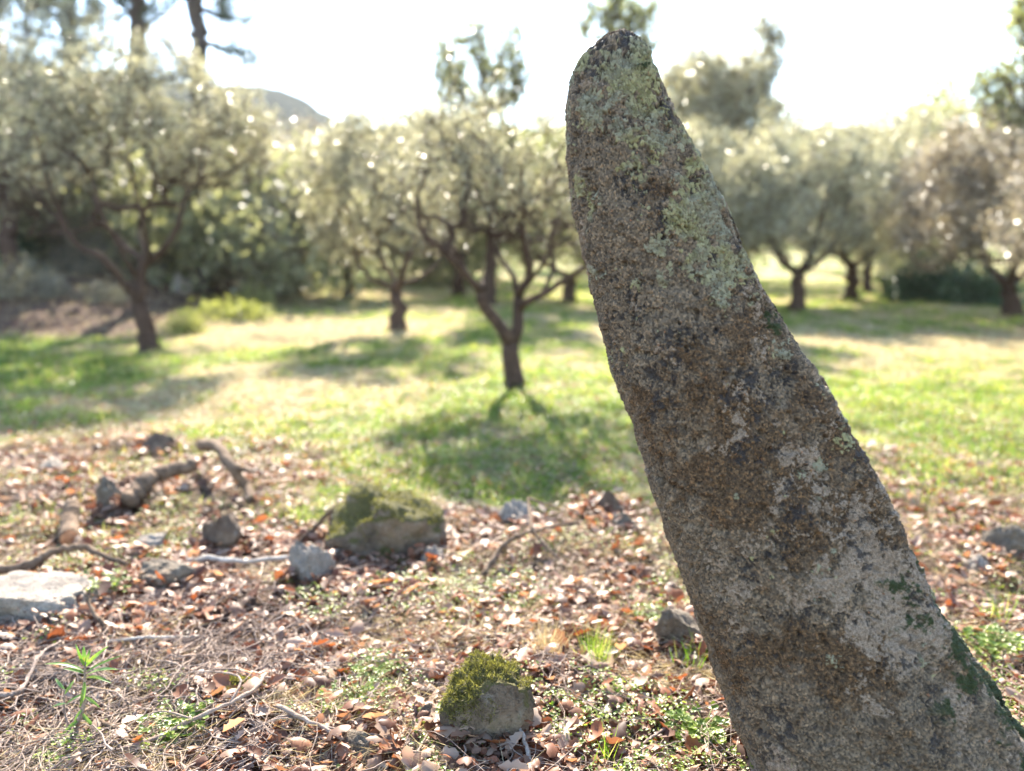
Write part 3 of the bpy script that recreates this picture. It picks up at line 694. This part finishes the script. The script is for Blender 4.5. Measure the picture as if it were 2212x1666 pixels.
bush('bush', 'dark thicket at the very left edge of the bank', 'bush', 10, 660, 150, 150, 8000, 'dark_leaf', .12, .05)
bush('bush', 'dark leafy thicket where the bank meets the sunny field', 'bush', 600, 642, 130, 90, 6000, 'grey_leaf', .12, .05)
bush('bush', 'tangled grey brush lying on the brown bank beyond the far left trunk', 'bush', 60, 690, 200, 70, 5000, 'grey_leaf', .10, .025)
bush('bush', 'grey brown scrub heaped on the bank just left of the large olive trunk', 'bush', 215, 660, 150, 85, 6000, 'grey_leaf', .10, .03)
bush('bush', 'low pale brush in front of the bank, left of the large olive trunk', 'bush', 230, 690, 120, 40, 2200, 'grey_leaf', .07, .02)

# -- the wood beyond the grove, one mass
rng = np.random.default_rng(77); wd = MB()
for k in range(90):
    left_ = k >= 64
    Yw = rng.uniform(24, 33) if left_ else rng.uniform(38, 60); px = rng.uniform(-500, 640) if left_ else rng.uniform(-500, 2700)
    tp = 270+rng.uniform(-55, 55)
    if 540 < px < 800: tp = rng.uniform(300, 340)
    if px < 540: tp = rng.uniform(190, 330)
    if 1700 < px < 1960: tp = max(tp, 250)
    if 1380 < px < 1680: tp -= 60
    if px > 1990: tp -= 55
    top = at(px, tp, Yw); x = top[0]; z0 = float(gz(np.array([x]), np.array([Yw]))[0]); h_ = top[2]-z0
    n_ = 2600; rx = rng.uniform(2.2, 3.6)
    d = nrm(rng.normal(0, 1, (n_, 3))); r = rng.uniform(.2, 1, n_)**.4*(1+.5*fbm(d+k*3.1, 2.4, 4, 7))
    c_ = np.array((x, Yw, z0+h_*.5)); p_ = c_+d*r[:, None]*np.array((rx, rx, h_*.5))
    leaves(wd, p_, rng.normal(0, 1, (n_, 3)), rng.normal(0, 1, (n_, 3))+[0, 0, .6], rng.uniform(.18, .42, n_), rng.uniform(.1, .2, n_))
wo_ = wd.build('woodland', M['wood_leaf'], smooth=False)
tag(wo_, 'far off mass of grey green trees closing the grove', 'woodland', kind='stuff')

# ------------------------------------------------------------------ rocks
def rockmat(name, a, b, mossy=.0, warm=(.3, .2, .12)):
    m = NM(name); n1 = m.noise(9, 7, .7); n2 = m.noise(70, 4, .7); c = m.ramp(n1, [(.3, a), (.65, b)])
    c = m.mix(m.rampf(m.noise(3, 3), .5, .7, 0, .5), c, warm)
    c = m.mix(m.rampf(n2, .5, .7, 0, .7), c, (.06, .05, .042)); c = m.mix(m.rampf(m.noise(4, 8, .75, None, 1.5), .60, .64), c, (.05, .042, .036)); c = m.mix(m.rampf(m.noise(16, 5, .7), .55, .68, 0, .6), c, (.30, .27, .22))
    if mossy:
        g = m.n('NewGeometry'); sp = m.n('SeparateXYZ'); m.l(g.outputs['Normal'], sp.inputs[0])
        f = m.math('ADD', m.rampf(sp.outputs[2], .25, .9), m.math('SUBTRACT', m.noise(7, 4, .6), 1.5-mossy))
        c = m.mix(m.rampf(f, .0, .3), c, m.mix(n2, (.05, .045, .018), (.17, .15, .055)))
    return m.surf(c, .9, .25, m.bump(n2, 1, .018, m.bump(n1, .9, .05)))
M['moss'] = leafmat('moss_cushion', [(0, (.045, .042, .015)), (.5, (.12, .11, .035)), (1, (.25, .22, .09))], rough=.6, spec=.2, transl=.35)
M['rock_grey'] = rockmat('grey_rock', (.09, .07, .052), (.27, .22, .165))
M['rock_pale'] = rockmat('pale_rock', (.17, .14, .115), (.44, .38, .32), warm=(.36, .29, .21))
M['rock_brown'] = rockmat('brown_rock', (.07, .048, .036), (.20, .14, .10))
M['rock_moss'] = rockmat('mossy_rock', (.07, .052, .036), (.26, .205, .15), mossy=.95)
ROCKS = []
def rock(label, px, py, w_, h_, mat, seed, dy=1.0, cuts=15, sink=.6, flat=False, tilt=(0, 0), rz=0, name='rock', cat='rock', cutr=(.36, .8), taper=.24):
    x, y = gr(px, py); z = float(gz(np.array([x]), np.array([y]))[0]); s_ = math.sqrt(y*y+CAM_Z**2)/F
    bm = bmesh.new(); bmesh.ops.create_icosphere(bm, subdivisions=5, radius=1)
    V = np.array([v.co[:] for v in bm.verts]); rg = np.random.default_rng(seed)
    for _ in range(cuts):
        d = nrm(rg.normal(0, 1, 3)); c_ = rg.uniform(*cutr); ex = V@d-c_; V = V-np.maximum(ex, 0)[:, None]*d*.93
    if flat:
        for d, c_ in (((.1, 0, 1), .5 if mat == 'rock_pale' else .68), ((-.6, -.3, .8), .72), ((0, -1, .15), .75), ((1, 0, 0), .85), ((-1, 0, 0), .85)):
            d = nrm(np.array(d, float)); V = V-np.maximum(V@d-c_, 0)[:, None]*d
    V = V/np.abs(V).max(0)
    V = V*(1+(.19*fbm(V+seed, 1.6, 4, seed)+.06*fbm(V+seed, 6, 3, seed+1)+.02*fbm(V+seed, 20, 2, seed+2))[:, None])
    V[:, :2] *= (1.02-taper*V[:, 2:3]); V = V*np.array((w_*s_/2, w_*s_/2*dy, h_*s_/2*(1+sink)))
    for v, c_ in zip(bm.verts, V): v.co = c_
    for f_ in bm.faces: f_.smooth = True
    me = bpy.data.meshes.new(name); bm.to_mesh(me); bm.free(); me.materials.append(M[mat])
    o = bpy.data.objects.new(name, me); col.objects.link(o)
    o.location = (x, y+w_*s_/2*dy*.7, z+h_*s_/2*(1-sink)); o.rotation_euler = (tilt[0], tilt[1], rz)
    tag(o, label, cat); ROCKS.append((x, y+w_*s_/2*dy*.7, w_*s_/2, h_*s_))
    if mat == 'rock_moss':                              # cushions of moss on the upward faces
        co = np.array([v.co[:] for v in me.vertices]); no = np.array([v.normal[:] for v in me.vertices])
        wgt = (no[:, 2]*.9-no[:, 0]*.35+.9*fbm(co, 11, 3, seed) > .42)
        idx = rg.choice(np.nonzero(wgt)[0], 9000); b_ = co[idx]+rg.normal(0, .004, (9000, 3)); d = no[idx]+rg.normal(0, .7, (9000, 3))
        ms_ = MB(); leaves(ms_, b_, d, rg.normal(0, 1, (9000, 3)), rg.uniform(.005, .017, 9000)*(.6+.8*(fbm(co[idx], 22, 2, 3) > 0)), .003)
        ms_.build('moss', M['moss'], o, smooth=False)
    return o
rock('large boulder with a mossy top among the dead leaves, left of the standing stone', 825, 1205, 235, 135, 'rock_moss', 3, .8, 6, sink=.5, taper=.06, flat=True, cutr=(.6, .9), tilt=(0, .06))
rock('mossy upright rock nearest the viewer, green leaves at its foot', 1045, 1642, 160, 190, 'rock_moss', 4, .85, 5, tilt=(0, .18), sink=.55, cutr=(.72, .95), taper=.03, flat=True)
rock('flat pale slab at the left edge, its front side dark', 20, 1356, 260, 92, 'rock_pale', 7, .75, 3, flat=True, cutr=(.8, .95))
rock('low grey rock right of the flat pale slab', 340, 1278, 150, 52, 'rock_grey', 8, .8)
rock('pointed pale rock in front of the large mossy boulder', 665, 1270, 95, 88, 'rock_pale', 9, .9, tilt=(.1, -.3))
rock('dark rock with a light top left of the pointed pale rock', 470, 1198, 100, 78, 'rock_brown', 10, .9)
rock('brown rock at the back edge of the dead leaves, top left', 330, 990, 95, 48, 'rock_brown', 11, .8)
rock('round grey rock leaning by the mossy log', 240, 1108, 78, 82, 'rock_grey', 12, .8)
rock('small pale stone beyond the broken branch, far left', 110, 1030, 90, 45, 'rock_pale', 13, .9)
rock('pale rock half buried near the dead branch, right of the boulder', 1122, 1142, 85, 52, 'rock_pale', 14, .9)
rock('brown rock close to the left side of the standing stone', 1320, 1140, 90, 62, 'rock_brown', 15, .9)
rock('grey stone just below the brown rock beside the standing stone', 1350, 1168, 70, 40, 'rock_grey', 16, .9)
rock('angular rock leaning near the lower left side of the standing stone', 1485, 1415, 120, 82, 'rock_grey', 17, .9, tilt=(0, -.45))
rock('small white stone in the leaves right of the pointed pale rock', 940, 1232, 62, 42, 'rock_pale', 18, 1)
rock('white stone lying left of the low grey rock', 305, 1200, 78, 38, 'rock_pale', 19, 1)
rock('dark rock at the right edge beyond the standing stone', 2185, 1200, 130, 72, 'rock_grey', 20, .8)
rock('pale stone in front of the dark rock at the right edge', 2122, 1232, 80, 38, 'rock_pale', 21, .9)
rock('grey stone at the bottom edge, half sunk in the litter', 765, 1675, 145, 65, 'rock_grey', 22, .8)
rock('small grey stone behind the thin twigs at the bottom', 920, 1600, 62, 48, 'rock_grey', 23, .9)
rock('brown stone under the green tuft, low at the left', 505, 1545, 120, 40, 'rock_moss', 24, .7)
rock('dark stone in the brush on the bank behind the large olive', 380, 640, 55, 42, 'rock_brown', 25, .9)
rock('pale boulder on the bank, right of the large olive trunk', 392, 662, 55, 40, 'rock_pale', 26, .9)

# ------------------------------------------------------------------ logs, branches and twigs lying about
def gp(px, py, h=0.):                               # ground point raised by h
    x, y = gr(px, py)
    h = h*1.0+.022; k = 1-h/CAM_Z; x, y = x*k, y*k
    return np.array((x, y, float(gz(np.array([x]), np.array([y]))[0])+h))
def stick(label, pl, r0, r1, mat='stick', side=(), name='branch', cat='branch', k=9, seed=1):
    rg = np.random.default_rng(seed); P_ = np.array([gp(*a) for a in pl]); org = P_[0].copy(); org[2] = 0
    mb = MB(); S = spline(P_, 26); kk = .08 if r0 > .03 else .22; S[1:-1] += rg.normal(0, r0*kk, (24, 3))
    tube(mb, S, np.linspace(r0, r1, 26)*(1+kk*.7*rg.normal(0, 1, 26)), k)
    for sp_, rr_ in side:
        Q_ = np.array([gp(*a) for a in sp_]); tube(mb, spline(Q_, 12), np.linspace(rr_, rr_*.35, 12), 6)
    o = mb.build(name, M[mat], origin=org); o.location = org; tag(o, label, cat); return o
stick('crooked fallen branch bending up over the leaves at the left edge', [(-60, 1225, .04), (60, 1220, .05), (100, 1200, .08), (150, 1180, .12), (200, 1190, .10), (275, 1225, .03)], .028, .014, 'stick', [([(100, 1200, .08), (85, 1225, .03)], .015)], seed=2)
stick('mossy grey log lying behind the round grey rock', [(275, 1085, .06), (330, 1050, .10), (420, 1020, .13)], .065, .05, 'stick', name='log', cat='log', k=12, seed=3)
stick('broken forked branch standing up from the litter, left', [(435, 970, .20), (470, 975, .24), (500, 1015, .18), (530, 1050, .06), (545, 1085, .0)], .045, .03, 'stick', [([(470, 975, .24), (480, 950, .28)], .03), ([(500, 1015, .18), (550, 1025, .16)], .03)], seed=4)
cl = stick('sawn log with an orange cut end at the far left', [(148, 1155, .05), (150, 1115, .07), (155, 1085, .09)], .055, .05, 'stick', name='log', cat='log', k=14, seed=5)
m = NM('cut_wood'); M['cut'] = m.surf(m.ramp(m.noise(30, 3), [(.3, (.28, .10, .04)), (.7, (.48, .22, .10))]), .8, .2)
mb = MB(); e0 = gp(148, 1157, .05); e1 = gp(148, 1150, .052); tube(mb, [e0+(e0-e1)*.1, e1], [.045, .05], 14)
ce = mb.build('cut_end', M['cut'], cl, origin=cl.location)
stick('long pale thin branch lying left to right before the dark rock', [(380, 1222, .03), (450, 1205, .05), (540, 1210, .04), (700, 1190, .05), (740, 1180, .03)], .018, .008, 'pale_stick', seed=6)
stick('dark branch propped against the large mossy boulder, left side', [(640, 1160, .0), (690, 1120, .10), (722, 1085, .22)], .018, .010, 'stick', seed=7)
stick('dead branch with side shoots lying right of the boulder', [(1040, 1235, .0), (1090, 1180, .07), (1150, 1160, .10), (1250, 1130, .08)], .016, .009, 'stick', [([(1150, 1160, .1), (1140, 1080, .2)], .014), ([(1150, 1160, .1), (1220, 1220, .02)], .009), ([(1140, 1080, .2), (1220, 1110, .16)], .01)], seed=8)
stick('small curled stick standing beside the flat pale slab', [(235, 1375, .0), (222, 1340, .05), (200, 1310, .09), (188, 1285, .12), (196, 1268, .15)], .014, .004, 'stick', seed=9)
stick('straight pale stick lying right of the curled stick', [(230, 1382, .02), (320, 1378, .03), (430, 1372, .015)], .008, .005, 'pale_stick', seed=10)
stick('long bent grey twig crossing the lower left, the thickest one', [(260, 1655, .01), (340, 1620, .03), (420, 1580, .05), (500, 1548, .06), (550, 1510, .07), (575, 1475, .06)], .010, .005, 'twig', [([(500, 1548, .06), (520, 1490, .10), (440, 1478, .08), (370, 1485, .04)], .005), ([(420, 1580, .05), (340, 1560, .05), (250, 1620, .01)], .004)], name='twig', cat='twig', seed=11)
stick('forked twig along the bottom, left of the mossy upright rock', [(600, 1560, .03), (690, 1600, .03), (780, 1615, .035), (880, 1640, .03), (980, 1655, .01)], .008, .004, 'twig', [([(690, 1600, .03), (780, 1590, .05), (870, 1620, .02)], .004), ([(780, 1615, .035), (700, 1640, .01)], .003)], name='twig', cat='twig', seed=12)
stick('white looped twig in front of the mossy upright rock', [(1145, 1690, .0), (1135, 1640, .03), (1122, 1600, .05), (1112, 1570, .06), (1128, 1556, .06), (1136, 1590, .05)], .008, .005, 'pale_stick', [([(1122, 1620, .04), (1080, 1650, .01)], .004)], name='twig', cat='twig', seed=13)
stick('bent dark twig at the lower left edge', [(-20, 1520, .02), (40, 1490, .04), (85, 1430, .05), (130, 1380, .08)], .012, .005, 'twig', name='twig', cat='twig', seed=14)
stick('pair of crossing thin sticks below the angular rock', [(1370, 1620, .01), (1430, 1570, .03), (1490, 1540, .02)], .006, .004, 'twig', [([(1410, 1540, .02), (1460, 1580, .02)], .004)], name='twig', cat='twig', seed=15)
stick('brown root like stick behind the lower left plant', [(150, 1655, .0), (200, 1570, .03), (240, 1600, .025), (300, 1620, .01)], .010, .005, 'stick', name='twig', cat='twig', seed=16)

# ------------------------------------------------------------------ sapling at lower left
sx, sy = gr(165, 1600); sap = empty('sapling', (sx, sy, float(gz(np.array([sx]), np.array([sy]))[0])))
tag(sap, 'young plant with narrow upright green leaves at the lower left', 'plant')
def sp(px, py, d=0.): return at(px, py, sy+d)-np.array(sap.location)
mb = MB(); tube(mb, spline([sp(150, 1615), sp(165, 1570), sp(180, 1530), sp(183, 1480), sp(184, 1430)], 14), np.linspace(.009, .0035, 14), 7)
mb.build('stem', M['twig'], sap)
mb = MB(); tube(mb, spline([sp(160, 1590), sp(140, 1540, .05), (sp(140, 1490, .06))], 8), np.linspace(.006, .002, 8), 6); mb.build('stem', M['twig'], sap)
m = NM('sapling_leaf'); c = m.mix(m.rampf(m.noise(30, 4), .35, .65), (.08, .16, .035), (.20, .28, .07)); c = m.mix(m.rampf(m.noise(90, 4), .6, .68), c, (.20, .15, .06))
M['sap'] = m.surf(c, .33, .5, None, .4, m.mix(1., c, (1.4, 1.5, .5), 'MULTIPLY'))
def bigleaf(a, b, W, nrm_, par, mat='sap', curl=.12, c2=0):
    a = np.array(a); b = np.array(b); d = b-a; L = np.linalg.norm(d); s = nrm(np.cross(d, nrm_)); n_ = nrm(np.cross(s, d))
    u = np.linspace(0, 1, 12); wd_ = np.sin(np.pi*u**.85)**.8*W*.5+.0006; rows_ = []
    for k in range(12):
        mid = a+d*u[k]+n_*L*curl*4*u[k]*(1-u[k])
        for j_ in (-1, -.5, 0, .5, 1): rows_.append(mid+s*wd_[k]*j_+n_*abs(j_)*wd_[k]*.35)
    i = np.arange(11)[:, None]*5+np.arange(4)[None]; mb = MB(); mb.add(rows_, np.stack([i, i+1, i+6, i+5], -1).reshape(-1, 4))
    return mb.build('leaf', M[mat], par)
tpx, tpy = 184, 1432
for (ax, ay, bx, by, W, d, nv) in [(186, 1440, 233, 1382, .016, 0, (0, -1, .2)), (184, 1438, 180, 1385, .014, .02, (0, -1, .3)), (184, 1440, 163, 1388, .011, -.01, (.3, -1, .3)), (186, 1452, 262, 1410, .012, .02, (0, -.6, 1)),
        (182, 1450, 95, 1428, .018, -.02, (0, -.3, 1)), (182, 1455, 135, 1438, .012, -.04, (0, -.5, 1)), (186, 1460, 255, 1440, .018, -.03, (0, -.3, 1)), (186, 1465, 240, 1462, .016, -.05, (0, -.2, 1)),
        (183, 1470, 172, 1525, .016, -.03, (.8, -1, .1)), (182, 1500, 140, 1510, .012, -.03, (0, -.6, 1)), (183, 1505, 215, 1525, .012, -.02, (0, -.6, 1)), (180, 1530, 160, 1560, .013, -.03, (0, -1, .5)),
        (178, 1540, 205, 1565, .011, -.03, (0, -1, .5)), (140, 1490, 120, 1465, .010, .06, (0, -1, .3)), (140, 1500, 160, 1470, .010, .05, (0, -1, .3)), (142, 1520, 110, 1515, .011, .03, (0, -.6, 1)), (172, 1555, 135, 1575, .012, -.03, (0, -.7, 1)), (184, 1436, 195, 1398, .010, .03, (.2, -1, .2))]:
    a = sp(ax, ay); b = sp(bx, by, d); b[2] -= .006*((ax*7+by) % 5); bigleaf(a, b, W*(.8+.1*((ax+by) % 4)), np.array(nv, float)+.25*np.sin([ax, by, bx]), sap, curl=.05+.03*((ax+bx) % 4))
# broad ivy-like plant at the foot of the mossy rock
def weedplant(label, px, py, n, L, seed, h=.06, name='weed', mat='weed', sprd=.09, dy=0):
    x, y = gr(px, py); y += dy; rg = np.random.default_rng(seed); z = float(gz(np.array([x]), np.array([y]))[0])
    o = empty(name, (x, y, z)); tag(o, label, 'plant'); mb = MB(); lf = MB()
    for k in range(n):
        an = rg.uniform(0, 6.28); r = sprd*rg.uniform(.2, 1); tip = np.array((math.cos(an)*r, math.sin(an)*r, h*rg.uniform(.4, 1.1)))
        tube(mb, spline([(0, 0, 0), tip*[.4, .4, .8], tip], 5), .0012, 4, False)
        for q_ in (-.8, 0, .8):
            d = np.array((math.cos(an+q_), math.sin(an+q_), .1+rg.normal(0, .2))); leaves(lf, tip[None], d[None], np.array([[rg.normal(0, .3), -.3, 1.]]), L*rg.uniform(.7, 1.1), L*.8, curl=.15, shape='f')
    mb.build('stems', M['weed'], o); lf.build('foliage', M[mat], o); return o
weedplant('bright green three lobed leaves at the foot of the mossy upright rock', 1000, 1600, 16, .045, 1, .13, sprd=.07)
weedplant('lime green leafy weed left of the lower middle, beside the bent twig', 395, 1610, 70, .022, 2, .06, sprd=.12)
weedplant('fresh green tuft of small leaves left of the mossy upright rock', 770, 1545, 90, .018, 3, .07, sprd=.14)
weedplant('yellow green weed right behind the flat pale slab', 225, 1290, 90, .022, 4, .09, 'weed', sprd=.14)
weedplant('lime leafy weed near the lower left side of the standing stone', 1520, 1600, 40, .03, 5, .06, sprd=.11)
weedplant('mossy green tuft above the other fresh tuft', 800, 1480, 80, .016, 6, .07, sprd=.11)
weedplant('yellow green tuft between the angular rock and the litter', 1415, 1340, 50, .025, 7, .06, sprd=.11)
weedplant('small bright weed in the right hand litter by the stone', 2160, 1395, 60, .03, 8, .10, sprd=.14)
def tuft(label, px, py, n, h, seed, mat='grass', w_=.0022):
    x, y = gr(px, py); z = float(gz(np.array([x]), np.array([y]))[0]); rg = np.random.default_rng(seed); mb = MB()
    p_ = np.stack([rg.normal(0, .03, n), rg.normal(0, .03, n), np.zeros(n)], -1); d = rg.normal(0, .35, (n, 3)); d[:, 2] = 1
    leaves(mb, p_, d, rg.normal(0, 1, (n, 3)), h*rg.uniform(.5, 1.1, n), w_)
    o = mb.build('grass_tuft', M[mat], smooth=False); o.location = (x, y, z); tag(o, label, 'grass tuft')
tuft('thin upright grass tuft below the mossy upright rock, to its right', 1310, 1660, 26, .15, 1)
tuft('sparse grass tuft standing in front of the angular rock', 1487, 1440, 34, .17, 2)
tuft('tall grass blades in the litter right of the standing stone', 2150, 1340, 40, .2, 3)
tuft('wispy straw coloured tuft behind the mossy upright rock', 1180, 1430, 170, .2, 4, 'straw', .0016)
tuft('greenish wispy tuft right of the straw coloured one', 1290, 1440, 150, .19, 5, 'grass', .0016)

# ------------------------------------------------------------------ ground cover
rng = np.random.default_rng(5)
def scatter(n, x0, x1, y0, y1, wedge=True):
    y = y0*(y1/y0)**rng.random(n); x = rng.uniform(-1, 1, n)*(.70*y+.8) if wedge else rng.uniform(x0, x1, n)
    return x, y
# dead leaves
mb = MB()
x, y = scatter(130000, 0, 0, 1.9, 7.9); k_ = rng.random(len(x)) < (1-.72*sst(np.exp(-((x+1.75)/1.0)**2-((y-2.6)/.95)**2)+.35*fbm(np.stack([x, y, 0*x], -1), 3, 3, 61), .35, .7))* litter(x, y)*(.26+.74*sst(fbm(np.stack([x, y, 0*x], -1), 1.7, 4, 81, .65), -.25, .3)); x, y = x[k_], y[k_]
xb = rng.uniform(-5, 5, 9000); yb = rng.uniform(-1.0, 2.3, 9000); x = np.append(x, xb); y = np.append(y, yb)
for rx_, ry_, rr_, rh_ in ROCKS:                      # leaves banked against the rocks
    q_ = int(60+1400*rr_); an = rng.uniform(0, 6.283, q_); ra = rr_*rng.uniform(.85, 1.35, q_)
    x = np.append(x, rx_+np.cos(an)*ra); y = np.append(y, ry_+np.sin(an)*ra)
n_ = len(x); an = rng.uniform(0, 6.283, n_)
z = gz(x, y)+rng.uniform(.002, .05, n_)*(.4+.6*rng.random(n_))
for rx_, ry_, rr_, rh_ in ROCKS:
    dd = np.hypot(x-rx_, y-ry_); z = z+np.where(dd < 1.4*rr_, np.minimum(.06, rh_*.35)*sst(1.4-dd/rr_, 0, .5)*rng.random(n_), 0)
d = np.stack([np.cos(an), np.sin(an), rng.normal(0, .35, n_)], -1); tl_ = rng.uniform(.1, .8, n_); up = np.stack([rng.normal(0, 1, n_)*tl_, rng.normal(0, 1, n_)*tl_, np.ones(n_)], -1)
sz = np.clip(rng.lognormal(math.log(.033), .65, n_), .009, .10)
leaves(mb, np.stack([x, y, z], -1), d, up, sz, sz*rng.uniform(.42, .85, n_), curl=rng.normal(0, .26, n_), shape='f')
xs, ys = scatter(52000, 0, 0, 5.5, 18); k_ = rng.random(len(xs)) < .6; xs, ys = xs[k_], ys[k_]; n_ = len(xs); an = rng.uniform(0, 6.283, n_)
leaves(mb, np.stack([xs, ys, gz(xs, ys)+rng.uniform(.01, .05, n_)], -1), np.stack([np.cos(an), np.sin(an), rng.normal(0, .3, n_)], -1), np.stack([rng.normal(0, .4, n_), rng.normal(0, .4, n_), np.ones(n_)], -1), rng.uniform(.03, .06, n_), .022, curl=.2, shape='f')
tag(mb.build('leaf_litter', M['litter']), 'brown and tan dead oak leaves covering the near ground', 'leaf litter', kind='stuff')
# fine twigs and straw
mb = MB()
for k in range(7500):
    yy = 1.9*(7/1.9)**rng.random(); xx = rng.uniform(-1, 1)*(.7*yy+.6); an = rng.uniform(0, 6.28); L = rng.uniform(.05, .22)*(1 if k % 7 else 2.2)
    d = np.array((math.cos(an), math.sin(an), 0)); n_ = 7; u = np.linspace(0, 1, n_)[:, None]
    P_ = np.array((xx, yy, 0))+d*L*u+rng.normal(0, .045*L, (n_, 3)).cumsum(0)
    P_[:, 2] = gz(P_[:, 0], P_[:, 1])+.012+abs(rng.normal(0, .02))+rng.uniform(-.1, .3)*L*u[:, 0]*(1-u[:, 0])*2
    tube(mb, P_, np.linspace(1, .5, n_)*rng.uniform(.0008, .0030), 4, False)
for k in range(1500):
    xx, yy = rng.normal(-1.7, .75), rng.normal(2.6, .55); an = rng.uniform(0, 6.28); L = rng.uniform(.08, .45); n_ = 8; u = np.linspace(0, 1, n_)[:, None]
    if yy < 1.6: continue
    P_ = np.array((xx, yy, 0))+np.array((math.cos(an), math.sin(an), 0))*L*u+rng.normal(0, .035*L, (n_, 3)).cumsum(0)
    P_[:, 2] = gz(P_[:, 0], P_[:, 1])+.01+abs(rng.normal(0, .02))+rng.uniform(0, .3)*L*u[:, 0]*(1-u[:, 0])
    tube(mb, P_, np.linspace(1, .5, n_)*rng.uniform(.0012, .0042), 5, False)
tag(mb.build('twig_litter', M['twig']), 'thin dry twigs strewn over the dead leaves', 'twigs', kind='stuff')
def bare(x, y): return sst(np.exp(-((x+1.75)/1.0)**2-((y-2.6)/.95)**2)+.35*fbm(np.stack([x, y, 0*x], -1), 3, 3, 61), .35, .7)
mb = MB(); x, y = scatter(190000, 0, 0, 1.9, 9); n_ = len(x); cl_ = (1-.8*bare(x, y))* sst(fbm(np.stack([x, y, 0*x], -1), 3.3, 2, 91), -.3, .5); k_ = rng.random(n_) < cl_; x, y = x[k_], y[k_]; n_ = len(x)
an = rng.uniform(0, 6.283, n_); d = np.stack([np.cos(an), np.sin(an), rng.uniform(-.1, .7, n_)], -1)
leaves(mb, np.stack([x, y, gz(x, y)+rng.uniform(.005, .03, n_)], -1), d, rng.normal(0, 1, (n_, 3)), rng.uniform(.03, .16, n_), rng.uniform(.0010, .0026, n_))
# dry blades further out
x, y = scatter(90000, 0, 0, 6, 40); gm = green(x, y); k_ = rng.random(len(x)) < (1-gm)*.9*(1-.7*litter(x, y)); x, y = x[k_], y[k_]; n_ = len(x)
d = rng.normal(0, .7, (n_, 3)); d[:, 2] = 1; sc_ = np.clip(y/9, .8, 3.2)
leaves(mb, np.stack([x, y, gz(x, y)], -1), d, rng.normal(0, 1, (n_, 3)), rng.uniform(.04, .10, n_)*np.sqrt(sc_), .005*sc_)
tag(mb.build('dry_grass', M['straw'], smooth=False), 'pale dry grass and straw between the green patches', 'dry grass', kind='stuff')
# green grass
mb = MB()
x, y = scatter(330000, 0, 0, 4.2, 45); gm = green(x, y)*(1-.62*litter(x, y)); k_ = rng.random(len(x)) < sst(gm, .12, .7); x, y = x[k_], y[k_]; n_ = len(x)
d = rng.normal(0, .55, (n_, 3)); d[:, 2] = 1; sc_ = np.clip(y/7, .75, 4)
leaves(mb, np.stack([x, y, gz(x, y)-.005], -1), d, rng.normal(0, 1, (n_, 3)), rng.uniform(.02, .085, n_)*(.5+1.0*sst(fbm(np.stack([x, y, 0*x], -1), 3.0, 3, 98), -.3, .5))*np.sqrt(sc_), rng.uniform(.003, .006, n_)*sc_)
tag(mb.build('grass', M['grass'], smooth=False), 'short green grass under the olive trees', 'grass', kind='stuff')
# small round leaved weeds
mb = MB()
x, y = scatter(190000, 0, 0, 2.2, 14); pch = fbm(np.stack([x, y, 0*x], -1), 2.2, 4, 95, .6)
gm = np.where(litter(x, y) > .5, sst(pch, .02, .38)*.95, .15+green(x, y)*.6); k_ = rng.random(len(x)) < gm; x, y = x[k_], y[k_]; n_ = len(x)
an = rng.uniform(0, 6.283, n_); d = np.stack([np.cos(an), np.sin(an), rng.normal(.1, .3, n_)], -1); L = rng.uniform(.009, .024, n_)*np.clip(y/6, .8, 1.6)
leaves(mb, np.stack([x, y, gz(x, y)+rng.uniform(.012, .055, n_)], -1), d, np.stack([rng.normal(0, .4, n_), rng.normal(0, .4, n_), np.ones(n_)], -1), L, L*.8, curl=.1, shape='f')
tag(mb.build('ground_weeds', M['weed']), 'tiny leaved green weeds growing through the litter and grass', 'weeds', kind='stuff')
# crumbs of soil, bark and grit
mb = MB(); x, y = scatter(26000, 0, 0, 1.9, 5.5); n_ = len(x); c_ = np.stack([x, y, gz(x, y)+.002], -1); s_ = rng.uniform(.002, .007, n_)
O = np.array([(1, 0, 0), (0, 1, 0), (-1, 0, 0), (0, -1, 0), (0, 0, 1)], float)
V = c_[:, None]+O[None]*(s_[:, None, None]*rng.uniform(.5, 1.3, (n_, 5, 1)))
T = np.array([(0, 1, 4), (1, 2, 4), (2, 3, 4), (3, 0, 4)]); mb.add(V, None, (T[None]+(np.arange(n_)*5)[:, None, None]).reshape(-1, 3))
tag(mb.build('soil_crumbs', M['stick'], smooth=False), 'crumbs of soil and bark between the dead leaves', 'grit', kind='stuff')

# ------------------------------------------------------------------ air
hb = bmesh.new(); bmesh.ops.create_cube(hb, size=1)
me = bpy.data.meshes.new('haze'); hb.to_mesh(me); hb.free()
hz_o = bpy.data.objects.new('haze', me); col.objects.link(hz_o)
hz_o.scale = (1700, 760, 88); hz_o.location = (0, 290, 38)
tag(hz_o, 'thin sunlit haze filling the grove', 'haze', kind='stuff')
hm = bpy.data.materials.new('haze_air'); hm.use_nodes = True; hm.node_tree.nodes.clear()
pv = hm.node_tree.nodes.new('ShaderNodeVolumePrincipled'); pv.inputs['Color'].default_value = (.93, .95, 1, 1); pv.inputs['Density'].default_value = .0002; pv.inputs['Anisotropy'].default_value = .45
ho_ = hm.node_tree.nodes.new('ShaderNodeOutputMaterial'); hm.node_tree.links.new(pv.outputs[0], ho_.inputs['Volume']); me.materials.append(hm)
